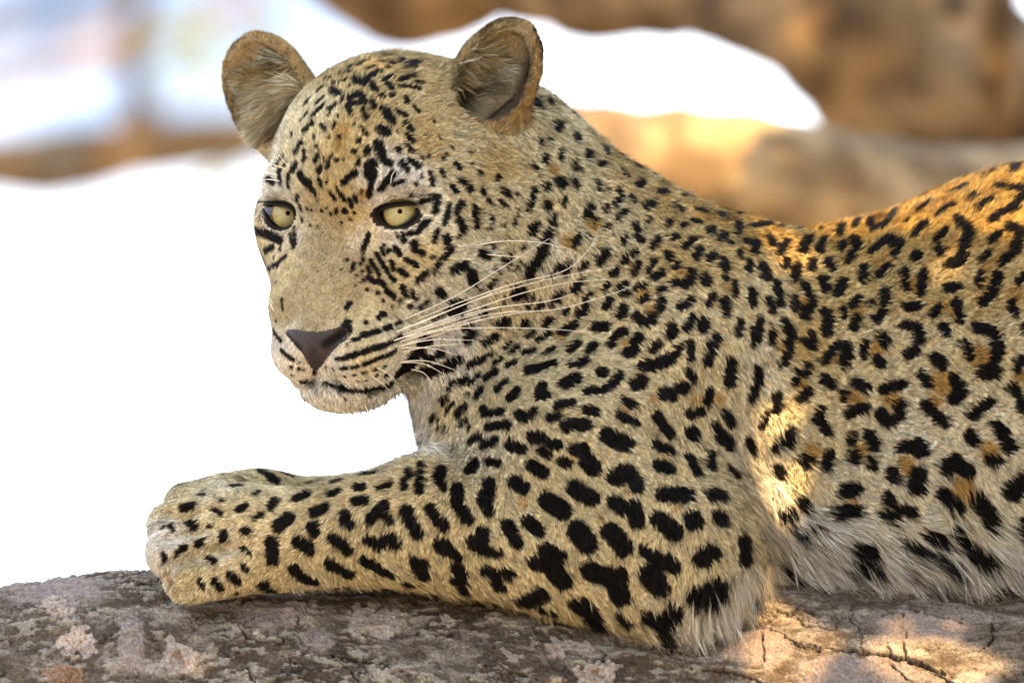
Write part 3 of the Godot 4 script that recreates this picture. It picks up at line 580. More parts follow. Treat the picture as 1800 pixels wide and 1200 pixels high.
func fur_part(n: int) -> void:
	var rng := dice[n]
	var buf := PackedFloat32Array()
	var used := 0
	buf.resize(16 * 60000)
	for t in range(n, I.size() / 3, PARTS):
		var i0 := I[t * 3]
		var i1 := I[t * 3 + 1]
		var i2 := I[t * 3 + 2]
		var a := V[i0]
		var w := (vw[i0] + vw[i1] + vw[i2]) / 3.0
		if w < 0.01 or minf(vw[i0], minf(vw[i1], vw[i2])) == 0.0: continue
		var count := (V[i1] - a).cross(V[i2] - a).length() * 0.5 * w * share
		var whole := int(count + rng.randf())
		for k in whole:
			var u := rng.randf()
			var v := rng.randf()
			if u + v > 1.0: u = 1.0 - u; v = 1.0 - v
			var s := 1.0 - u - v
			var p := a * s + V[i1] * u + V[i2] * v
			var nor := (N[i0] * s + N[i1] * u + N[i2] * v).normalized()
			var dir := vd[i0] * s + vd[i1] * u + vd[i2] * v
			var ll := vl[i0] * s + vl[i1] * u + vl[i2] * v
			var c := vc[i0] * s + vc[i1] * u + vc[i2] * v
			var size := ll.x * ((0.85 if p.x < -280.0 and p.y < -200.0 else 0.82) if ll.x < 17.0 else 0.54 if ll.x < 39.0 else 0.9) * rng.randf_range(0.75, 1.2)
			var lift := ll.y * rng.randf_range(0.6, 1.35) * (1.25 if ll.x > 17.0 and ll.x < 39.0 else 1.0)
			var thick := 1.0
			if rng.randf() < 0.045 and vf[i0] == 0 and ll.x > 17.0:
				size *= 1.55; lift = minf(lift * 1.5, 0.75); thick = 0.7
			var flag := vf[i0]
			# stray locks: neighbours lean the same way
			var lean := wind.get_noise_3dv(p) * 0.9 + rng.randfn(0.0, 0.16)
			if flag == 1 or flag == 2:
				if rng.randf() < (0.5 if flag == 1 else 0.62):
					var ear: Basis = EAR_L if flag == 1 else EAR_R
					var side := -1.0 if flag == 1 else 1.0
					var at := E(EAR_AT[flag - 1].x, EAR_AT[flag - 1].y, EAR_AT[flag - 1].z)
					var q := ear.transposed() * (p - at)
					if q.x * side > (-26.0 if flag == 1 else -44.0) and q.y > -75.0 and q.y < 45.0:
						dir = (-ear.x * side + ear.y * rng.randf_range(-0.1, 0.5) + ear.z * 0.1)
						size = minf(rng.randf_range(26, 58), q.x * side + (40.0 if flag == 1 else 66.0)); lift = rng.randf_range(0.25, 0.6); thick = 0.7
						c = Vector3(0.74, 0.64, 0.41) * rng.randf_range(0.6, 1.15)
						lean *= 1.3
			dir = (dir - nor * dir.dot(nor)).normalized()
			var side3 := dir.cross(nor)
			dir = (dir + side3 * lean).normalized()
			side3 = dir.cross(nor)
			if flag == 0 or flag == 3:
				var probe := p + dir * size * 0.45 + Vector3(rng.randfn(0, 0.7), rng.randfn(0, 0.7), 0)
				if flag == 0: c = coloured(probe, c, 1.6)
			var g := rng.randf_range(0.55, 1.3) + patch.get_noise_3dv(p) * 0.34
			if size < 10.0: g = lerpf(1.0, g, 0.9)
			if size > 26.0: g = lerpf(1.04, g, 0.55)
			c *= maxf(g, 0.3)
			if size > 30.0: thick *= 0.9
			if size < 13.0: thick *= 0.62
			if used + 16 > buf.size(): buf.resize(buf.size() + 16 * 20000)
			var X := dir * size * U
			var Y := nor * size * lift * U
			var Z := side3 * thick * U
			p *= U
			buf[used] = X.x; buf[used + 1] = Y.x; buf[used + 2] = Z.x; buf[used + 3] = p.x
			buf[used + 4] = X.y; buf[used + 5] = Y.y; buf[used + 6] = Z.y; buf[used + 7] = p.y
			buf[used + 8] = X.z; buf[used + 9] = Y.z; buf[used + 10] = Z.z; buf[used + 11] = p.z
			buf[used + 12] = c.x; buf[used + 13] = c.y; buf[used + 14] = c.z; buf[used + 15] = 1.0
			used += 16
	buf.resize(used)
	tufts[n] = buf

func tuft_mesh(rng: RandomNumberGenerator) -> ArrayMesh:
	var st := SurfaceTool.new()
	st.begin(Mesh.PRIMITIVE_TRIANGLES)
	for h in 7:
		var root := Vector3(rng.randf_range(-0.25, 0.25), -0.06, rng.randf_range(-2.6, 2.6))
		var drift := rng.randf_range(-3.2, 3.2)
		var long := rng.randf_range(0.75, 1.1)
		var high := rng.randf_range(0.8, 1.25)
		var shade := rng.randf_range(0.68, 1.22)
		var up := Vector3(rng.randf_range(-0.6, 0.05), 1, rng.randf_range(-0.55, 0.55)).normalized()
		var wide := rng.randf_range(0.42, 0.72)
		var prev := root
		var pw := wide
		for s in 3:
			var t := (s + 1) / 3.0
			var q := root + Vector3(t * long, high * t * (1.5 - 0.5 * t), drift * t * t)
			var w := wide * (1.0 - t) if s == 2 else wide * (1.0 - 0.28 * t)
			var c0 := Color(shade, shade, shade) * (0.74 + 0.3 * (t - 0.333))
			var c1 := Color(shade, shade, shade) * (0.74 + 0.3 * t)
			var quad := [[prev + Vector3(0, 0, -pw), c0], [prev + Vector3(0, 0, pw), c0], [q + Vector3(0, 0, w), c1], [q + Vector3(0, 0, -w), c1]]
			for k in ([0, 2, 1] if s == 2 else [0, 2, 1, 0, 3, 2]):
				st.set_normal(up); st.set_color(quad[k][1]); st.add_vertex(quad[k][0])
			prev = q; pw = w
	return st.commit()

var leopard: Node3D

func part(called: String, mesh: Mesh, m: Material, parent: Node) -> MeshInstance3D:
	var o := MeshInstance3D.new(); o.name = called; o.mesh = mesh; o.material_override = m
	parent.add_child(o, true)
	return o

func tag(o: Node, label: String, category := "", group := "", kind := "") -> void:
	if label: o.set_meta("label", label)
	if category: o.set_meta("category", category)
	if group: o.set_meta("group", group)
	if kind: o.set_meta("kind", kind)

func arrays_mesh(v: PackedVector3Array, n: PackedVector3Array, idx: PackedInt32Array, col := PackedColorArray()) -> ArrayMesh:
	var arr := []; arr.resize(Mesh.ARRAY_MAX)
	arr[Mesh.ARRAY_VERTEX] = v; arr[Mesh.ARRAY_NORMAL] = n; arr[Mesh.ARRAY_INDEX] = idx
	if col.size(): arr[Mesh.ARRAY_COLOR] = col
	var am := ArrayMesh.new(); am.add_surface_from_arrays(Mesh.PRIMITIVE_TRIANGLES, arr)
	return am

func face_normals(v: PackedVector3Array, idx: PackedInt32Array) -> PackedVector3Array:
	var nor := PackedVector3Array(); nor.resize(v.size())
	for i in range(0, idx.size(), 3):
		var a := v[idx[i]]
		var n := (v[idx[i + 2]] - a).cross(v[idx[i + 1]] - a)
		for k in 3: nor[idx[i + k]] += n
	for i in v.size(): nor[i] = nor[i].normalized()
	return nor

func build_leopard() -> void:
	var t0 := Time.get_ticks_msec()
	leopard = Node3D.new(); leopard.name = "leopard"; leopard.position = HOME; leopard.basis = Basis(Vector3.RIGHT, TILT)
	add_child(leopard)
	tag(leopard, "spotted leopard lying along the tree limb, head turned to the left", "leopard")
	sculpt()
	for i in ear_start:
		if i < head_start or pt[i] < 2: skin_list.append(i)
	var head := AABB(Vector3(-530, -150, -300), Vector3(600, 720, 600))
	var paw := AABB(Vector3(-680, -500, -180), Vector3(400, 300, 440))
	net(Vector3(-680, -560, -420), Vector3(2100, 500, 420), 9.0, V, I, [head, paw])
	net(head.position, head.end, 5.0, V, I)
	net(paw.position, paw.end, 5.0, V, I)
	N = face_normals(V, I)
	print("hide ", Time.get_ticks_msec() - t0, " ", V.size())
	var rng := RandomNumberGenerator.new(); rng.seed = 11
	for i in range(0, COMB.size(), 7):
		gp.append(skin(COMB[i], COMB[i + 1]))
		gd.append(Vector3(COMB[i + 2], -COMB[i + 3], 0).normalized())
		gl.append(Vector2(COMB[i + 4], COMB[i + 5] * 0.01))
		gt.append(COMB[i + 6])
	mark_all(rng)
	# rosettes of the far side and of the hindquarters
	var far := PackedVector3Array()
	for k in 6000:
		var i := rng.randi() % V.size()
		var p := V[i]
		if not (N[i].z < -0.3 or p.x > 930.0 or (p.z < -150.0 and p.x > -100.0)): continue
		var ok := true
		for q in far:
			if q.distance_squared_to(p) < 2600.0: ok = false; break
		if not ok: continue
		far.append(p)
		if far.size() > 420: break
		var s := N[i].cross(Vector3(0.3, 1, 0.2)).normalized() * rng.randf_range(4, 14)
		stroke(p - s, p + s, rng.randf_range(8, 12), 0)
	print("marks ", Time.get_ticks_msec() - t0, " ", sa.size())
	for a in [vd, vc]: pass
	vd.resize(V.size()); vl.resize(V.size()); vc.resize(V.size()); vw.resize(V.size()); vf.resize(V.size())
	var job := WorkerThreadPool.add_group_task(comb_part, PARTS)
	WorkerThreadPool.wait_for_group_task_completion(job)
	print("comb ", Time.get_ticks_msec() - t0)
	var total := 0.0
	for t in I.size() / 3:
		total += (V[I[t * 3 + 1]] - V[I[t * 3]]).cross(V[I[t * 3 + 2]] - V[I[t * 3]]).length() * 0.5 * (vw[I[t * 3]] + vw[I[t * 3 + 1]] + vw[I[t * 3 + 2]]) / 3.0
	share = TUFTS / total
	wind.seed = 4; wind.frequency = 0.016; wind.fractal_octaves = 2
	patch.seed = 9; patch.frequency = 0.05; patch.fractal_octaves = 3
	tufts.resize(PARTS)
	for n in PARTS:
		var r := RandomNumberGenerator.new(); r.seed = 100 + n
		dice.append(r)
	job = WorkerThreadPool.add_group_task(fur_part, PARTS)
	WorkerThreadPool.wait_for_group_task_completion(job)
	print("tufts ", Time.get_ticks_msec() - t0, " share ", share)
	# the hide under the hair
	var vm := PackedVector3Array(); vm.resize(V.size())
	var vcol := PackedColorArray(); vcol.resize(V.size())
	for i in V.size():
		vm[i] = V[i] * U
		var c := vc[i] if vf[i] else coloured(V[i], vc[i] * 0.8, 3.0)
		if vw[i] == 0.0: c = Vector3(0.02, 0.016, 0.014)
		vcol[i] = Color(c.x, c.y, c.z)
	var hide := StandardMaterial3D.new(); hide.vertex_color_use_as_albedo = true; hide.roughness = 0.8; hide.metallic_specular = 0.2
	part("body", arrays_mesh(vm, N, I, vcol), hide, leopard)
	var hair := StandardMaterial3D.new(); hair.vertex_color_use_as_albedo = true; hair.roughness = 0.6; hair.metallic_specular = 0.18
	hair.backlight_enabled = true; hair.backlight = Color(0.3, 0.3, 0.3)
	var all := 0
	for k in 4:
		var buf := PackedFloat32Array()
		for n in range(k, PARTS, 4): buf.append_array(tufts[n])
		var mm := MultiMesh.new(); mm.transform_format = MultiMesh.TRANSFORM_3D; mm.use_colors = true
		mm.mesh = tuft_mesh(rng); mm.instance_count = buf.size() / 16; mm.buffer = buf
		all += mm.instance_count
		var mi := MultiMeshInstance3D.new(); mi.name = "fur"; mi.multimesh = mm; mi.material_override = hair
		tag(mi, "", "", "", "stuff")
		leopard.add_child(mi, true)
	build_eyes()
	build_nose()
	build_whiskers()
	print("coat ", Time.get_ticks_msec() - t0, " ", all)
	tufts.clear()
# ---------------------------------------------------------------- eyes, nose leather, whiskers
func tube(points: Array, radii: Array, sides := 6, steps := 5, scale := U) -> ArrayMesh:
	# a round tube through the points (Catmull-Rom), its radius running through the list
	var path := PackedVector3Array()
	var rad := PackedFloat32Array()
	for i in points.size() - 1:
		var p0: Vector3 = points[maxi(i - 1, 0)]
		var p1: Vector3 = points[i]
		var p2: Vector3 = points[i + 1]
		var p3: Vector3 = points[mini(i + 2, points.size() - 1)]
		for s in steps + (1 if i == points.size() - 2 else 0):
			var t := float(s) / steps
			path.append(p1.cubic_interpolate(p2, p0, p3, t))
			rad.append(lerpf(radii[i], radii[i + 1], t))
	var v := PackedVector3Array()
	var n := PackedVector3Array()
	var idx := PackedInt32Array()
	var side := Vector3.UP
	for i in path.size():
		var dir := (path[mini(i + 1, path.size() - 1)] - path[maxi(i - 1, 0)]).normalized()
		side = (side - dir * side.dot(dir)).normalized()
		if side.length() < 0.5: side = dir.cross(Vector3.RIGHT).normalized()
		var other := dir.cross(side)
		for k in sides:
			var a := TAU * k / sides
			var o := side * cos(a) + other * sin(a)
			v.append((path[i] + o * rad[i]) * scale)
			n.append(o)
		if i > 0:
			for k in sides:
				var a0 := (i - 1) * sides + k
				var a1 := (i - 1) * sides + (k + 1) % sides
				for q in [a0, a1 + sides, a1, a0, a0 + sides, a1 + sides]: idx.append(q)
	for e in 2:
		var at := v.size()
		v.append(path[0 if e == 0 else path.size() - 1] * scale)
		n.append((path[0] - path[1]).normalized() if e == 0 else (path[path.size() - 1] - path[path.size() - 2]).normalized())
		var ring := 0 if e == 0 else (path.size() - 1) * sides
		for k in sides:
			var b0 := ring + k
			var b1 := ring + (k + 1) % sides
			for q in ([at, b0, b1] if e == 0 else [at, b1, b0]): idx.append(q)
	return arrays_mesh(v, n, idx)

func dome(r: float, half: float, rings: int, around: int, kind: int) -> ArrayMesh:
	# the part of a ball of radius r that lies within half radians of +z; kind 0 plain, 1 iris colours
	var v := PackedVector3Array()
	var n := PackedVector3Array()
	var col := PackedColorArray()
	var idx := PackedInt32Array()
	var fib := FastNoiseLite.new(); fib.seed = 5; fib.frequency = 0.9
	for i in rings + 1:
		var a := half * i / rings
		for k in around:
			var b := TAU * k / around
			var o := Vector3(sin(a) * cos(b), sin(a) * sin(b), cos(a))
			v.append(o * r * U); n.append(o)
			var c := Color.WHITE
			if kind == 1:
				var t := float(i) / rings
				var ray := fib.get_noise_2d(cos(b) * 9.0 + t * 0.5, sin(b) * 9.0) * 0.4
				var rgb := Vector3(0.40, 0.36, 0.17).lerp(Vector3(0.34, 0.335, 0.165), smoothstep(0.15, 0.45, t)).lerp(Vector3(0.29, 0.225, 0.075), smoothstep(0.5, 0.86, t) * 0.8)
				rgb *= 0.98 + ray
				rgb = rgb.lerp(Vector3(0.03, 0.024, 0.014), smoothstep(0.86, 0.98, t))
				c = Color(rgb.x, rgb.y, rgb.z)
			col.append(c)
		if i > 0:
			for k in around:
				var a0 := (i - 1) * around + k
				var a1 := (i - 1) * around + (k + 1) % around
				for q in [a0, a1, a1 + around, a0, a1 + around, a0 + around]: idx.append(q)
	return arrays_mesh(v, n, idx, col)

const LID_L := [[646, 414], [653, 402], [660, 387], [667, 373], [678, 366], [694, 362], [714, 360], [742, 360], [738, 368], [731, 381], [720, 391], [706, 399], [690, 402], [672, 404], [658, 411]]
const LID_R := [[461, 360], [470, 359], [486, 359], [504, 362], [516, 369], [519, 376], [519, 390], [515, 400], [500, 405], [486, 401], [474, 391], [466, 378]]

func build_eyes() -> void:
	var ball := StandardMaterial3D.new(); ball.albedo_color = Color(0.10, 0.075, 0.06); ball.roughness = 0.25
	var iris := StandardMaterial3D.new(); iris.vertex_color_use_as_albedo = true; iris.roughness = 0.35; iris.metallic_specular = 0.3
	var black := StandardMaterial3D.new(); black.albedo_color = Color(0.02, 0.02, 0.02); black.roughness = 0.6; black.metallic_specular = 0.0
	var wet := StandardMaterial3D.new(); wet.albedo_color = Color(0, 0, 0, 0.02); wet.roughness = 0.03; wet.transparency = BaseMaterial3D.TRANSPARENCY_ALPHA; wet.metallic_specular = 0.2
	var rim := StandardMaterial3D.new(); rim.albedo_color = Color(0.06, 0.045, 0.045); rim.roughness = 0.5; rim.metallic_specular = 0.25
	for e in 2:
		var front: Vector3 = EYES[e]
		var R := 41.0
		if e == 1: R = 38.0
		var centre := front + Vector3(2.0 if e == 0 else 3.0, 0, -R - (7.0 if e == 0 else 9.0))
		var o := Node3D.new(); o.name = "eye"; leopard.add_child(o, true)
		o.position = centre * U
		var look := Vector3(0.05, 0.1, 1.0) if e == 0 else Vector3(0.24, 0.1, 0.95)
		o.basis = frame(look, Vector3.UP)
		part("eyeball", dome(R, PI, 24, 32, 0), ball, o)
		part("iris", dome(R + 0.5, 0.78, 22, 56, 1), iris, o)
		part("pupil", dome(R + 0.8, 0.108, 4, 28, 0), black, o)
		part("cornea", dome(R + 2.0, 0.86, 18, 40, 0), wet, o)
		var pts := []
		var rad := []
		var src: Array = LID_L if e == 0 else LID_R
		for k in src.size() + 1:
			var q: Array = src[k % src.size()]
			var p := E(q[0], q[1], 0)
			var flat := Vector2(p.x - centre.x, p.y - centre.y)
			var on_ball := centre.z + sqrt(maxf((R + 1.5) * (R + 1.5) - flat.length_squared(), 0.0)) if flat.length() < R + 1.5 else -999.0
			p.z = maxf(on_ball + 2.5, skin(q[0], q[1]).z - 8.0)
			pts.append(p)
			rad.append(2.8 if p.y < centre.y + 8.0 else 3.8)
		part("eyelid", tube(pts, rad, 8, 4), rim, leopard)
		# lashes of the upper lid
		var st := SurfaceTool.new(); st.begin(Mesh.PRIMITIVE_TRIANGLES)
		var upper := [2, 3, 4, 5, 6, 7] if e == 0 else [0, 1, 2, 3, 4]
		for k in upper.size() - 1:
			for h in 5:
				var a: Vector3 = pts[upper[k]].lerp(pts[upper[k + 1]], h / 5.0) + Vector3(0, 5, 3)
				var out := Vector3((h - 2) * 0.8 + (k - 2) * 2.6 + (3.0 if e == 0 else -5.0), 1.5 - absf(k - 2.0), 9)
				st.append_from(tube([a, a + out * 0.6 + Vector3(0, -1, 0), a + out * 1.15 + Vector3(0, 2.0, -2)], [0.8, 0.6, 0.25], 4, 3), 0, Transform3D())
		part("eyelashes", st.commit(), rim, leopard)

func build_nose() -> void:
	var v := PackedVector3Array()
	var idx := PackedInt32Array()
	net(E(490, 665, 60), E(630, 560, 300), 3.0, v, idx)
	var keep := PackedInt32Array()
	var n := face_normals(v, idx)
	for t in range(0, idx.size(), 3):
		var c := (v[idx[t]] + v[idx[t + 1]] + v[idx[t + 2]]) / 3.0
		if n[idx[t]].z > -0.3 and Geometry2D.is_point_in_polygon(Vector2(c.x + 900.0, 600.0 - c.y), NOSE):
			for k in 3: keep.append(idx[t + k])
	var tint := PackedColorArray(); tint.resize(v.size())
	for i in v.size():
		var q := Vector2(v[i].x + 900.0, 600.0 - v[i].y)
		var hole := minf(Geometry2D.get_closest_point_to_segment(q, Vector2(610, 582), Vector2(574, 604)).distance_to(q), Geometry2D.get_closest_point_to_segment(q, Vector2(506, 590), Vector2(528, 610)).distance_to(q) + 4.0)
		var k := smoothstep(5.0, 11.0, hole)
		tint[i] = Color(0.006, 0.005, 0.005).lerp(Color(0.038, 0.027, 0.025), k)
		v[i] = (v[i] + n[i] * 2.0) * U
	var m := StandardMaterial3D.new(); m.vertex_color_use_as_albedo = true; m.roughness = 0.42
	var noise := FastNoiseLite.new(); noise.noise_type = FastNoiseLite.TYPE_CELLULAR; noise.frequency = 0.06
	var nt := NoiseTexture2D.new(); nt.noise = noise; nt.seamless = true; nt.width = 256; nt.height = 256
	m.heightmap_enabled = true; m.heightmap_texture = nt; m.heightmap_scale = 0.2
	m.uv1_triplanar = true; m.uv1_scale = Vector3.ONE * 90.0
	part("nose_leather", arrays_mesh(v, n, keep, tint), m, leopard)

func build_whiskers() -> void:
	var m := StandardMaterial3D.new(); m.albedo_color = Color(0.93, 0.9, 0.82); m.roughness = 0.4
	m.backlight_enabled = true; m.backlight = Color(0.4, 0.4, 0.4)
	for w in [
		[[703, 565], [800, 521], [890, 466], [965, 420]], [[718, 568], [800, 535], [900, 500], [985, 479], [1022, 453], [1046, 422]],
		[[718, 578], [830, 530], [940, 497], [1010, 482], [1080, 470]], [[705, 590], [800, 555], [920, 515], [1000, 497], [1070, 492]],
		[[718, 585], [850, 545], [960, 530], [1010, 516]], [[720, 596], [860, 553], [970, 545], [1040, 528], [1100, 508]],
		[[702, 595], [790, 575], [900, 552], [940, 549]], [[702, 601], [780, 580], [860, 576], [960, 578], [1034, 584]],
		[[712, 604], [770, 588], [830, 566], [905, 545]], [[700, 609], [760, 597], [835, 598]], [[705, 619], [760, 608], [815, 604]], [[702, 611], [760, 612], [805, 624]],
		[[700, 636], [750, 634], [800, 650]], [[700, 637], [745, 639], [788, 662]], [[718, 648], [745, 655], [762, 676]],
		[[656, 642], [682, 655], [702, 676]], [[650, 658], [674, 674], [688, 690]], [[690, 600], [760, 575], [850, 548], [880, 540]], [[696, 584], [780, 550], [850, 522], [880, 509]],
		[[820, 436], [880, 425], [950, 427], [1010, 441]], [[838, 446], [880, 450], [915, 453]],
		[[520, 303], [500, 284], [480, 257]], [[507, 300], [474, 289], [440, 291], [396, 311]], [[500, 312], [470, 305], [432, 312], [404, 328]], [[498, 320], [470, 316], [440, 322]],
		[[688, 330], [690, 312], [698, 298]], [[672, 322], [670, 306], [662, 296]],
		[[482, 535], [462, 505], [448, 478]], [[484, 548], [470, 520], [462, 490]], [[482, 590], [462, 570], [450, 560]], [[600, 712], [612, 740], [615, 770]], [[640, 705], [652, 735], [656, 768]]]:
		var pts := []
		var rad := []
		var z := -1e6
		for k in w.size():
			var s := skin(w[k][0], w[k][1])
			var low := field(E(w[k][0], w[k][1], s.z), skin_list) < 3.0
			if k == 0: z = s.z - 2.0
			elif low: z = lerpf(z, s.z + 16.0, 0.6) if s.z < z else s.z + 14.0
			pts.append(E(w[k][0], w[k][1], z))
			rad.append(lerpf(0.9 + 0.45 * fposmod(w[0][1] * 0.37 + w[1][0] * 0.11, 1.0), 0.3, float(k) / (w.size() - 1)))
		part("whisker", tube(pts, rad, 5, 6), m, leopard)
# ---------------------------------------------------------------- the limb underneath, boughs behind, added canopy
const CRACKS := [
	[[1300, 1088, 2], [1320, 1094, 3], [1370, 1108, 3], [1400, 1128, 4], [1440, 1136, 5], [1500, 1138, 6], [1560, 1148, 7], [1610, 1162, 9], [1655, 1178, 7]],
	[[1355, 1070, 2], [1395, 1082, 3], [1420, 1096, 3], [1465, 1105, 3], [1478, 1078, 2]], [[1334, 1092, 2], [1338, 1120, 3], [1341, 1162, 3]],
	[[1385, 1118, 2], [1402, 1136, 3], [1440, 1141, 3]], [[1500, 1060, 3], [1494, 1084, 3], [1510, 1096, 2], [1512, 1140, 2]], [[1600, 1066, 3], [1640, 1076, 4], [1690, 1084, 3]],
	[[1585, 1076, 2], [1588, 1110, 2]], [[1745, 1075, 3], [1740, 1120, 4], [1718, 1140, 3], [1695, 1142, 3]], [[1560, 1160, 3], [1580, 1185, 4], [1600, 1200, 3]], [[1640, 1180, 5], [1668, 1196, 6]],
	[[1230, 1170, 3], [1268, 1174, 5], [1300, 1182, 5], [1345, 1200, 4]], [[1556, 1122, 3], [1560, 1146, 4]], [[1584, 1124, 4], [1588, 1150, 5]],
	[[378, 1114, 2], [395, 1104, 3], [420, 1100, 2], [432, 1112, 4], [455, 1122, 4], [490, 1124, 5], [518, 1112, 3], [527, 1085, 3], [518, 1070, 2]], [[524, 1112, 2], [545, 1135, 2], [532, 1160, 2], [500, 1176, 2]],
	[[585, 1150, 4], [610, 1156, 5], [645, 1160, 5], [692, 1167, 4]], [[598, 1166, 3], [618, 1178, 4], [632, 1200, 4]], [[694, 1113, 3], [735, 1110, 4]], [[755, 1110, 3], [796, 1108, 4]],
	[[410, 1178, 3], [440, 1172, 4], [450, 1196, 4]], [[840, 1165, 2], [880, 1170, 3], [925, 1185, 3]], [[238, 1036, 3], [282, 1030, 4]], [[430, 1090, 2], [448, 1082, 3]]]
const SCARS := [[140, 1122, 40, 24], [318, 1150, 36, 32], [660, 1088, 58, 30], [780, 1086, 20, 9], [98, 1070, 22, 14], [1050, 1180, 40, 22], [1000, 1130, 44, 16], [120, 1178, 36, 24]]
const PLATES := [[236, 1130, 24, 44], [480, 1078, 60, 22], [1500, 1180, 120, 34], [100, 1048, 90, 26], [560, 1120, 34, 26], [1620, 1095, 90, 30], [1330, 1130, 60, 40]]
var lx := PackedFloat32Array()
var la := PackedFloat32Array()
var lv := PackedVector3Array()
var lcol := PackedColorArray()
var nz: Array[FastNoiseLite] = []

func noise(kind: int, freq: float, seed_: int, oct := 3) -> FastNoiseLite:
	var n := FastNoiseLite.new(); n.noise_type = kind; n.frequency = freq; n.seed = seed_; n.fractal_octaves = oct
	return n

func limb_axis(x: float) -> Vector3:
	var sag := 0.00002 * (x - 900.0) * (x - 900.0) * (1.0 if x > 900.0 else 0.35)
	var left := 14.0 * smoothstep(200.0, 0.0, x) - 14.0 * exp(-pow((x - 220.0) / 90.0, 2.0))
	return E(x, 1402.0 + sag + left, -90.0)

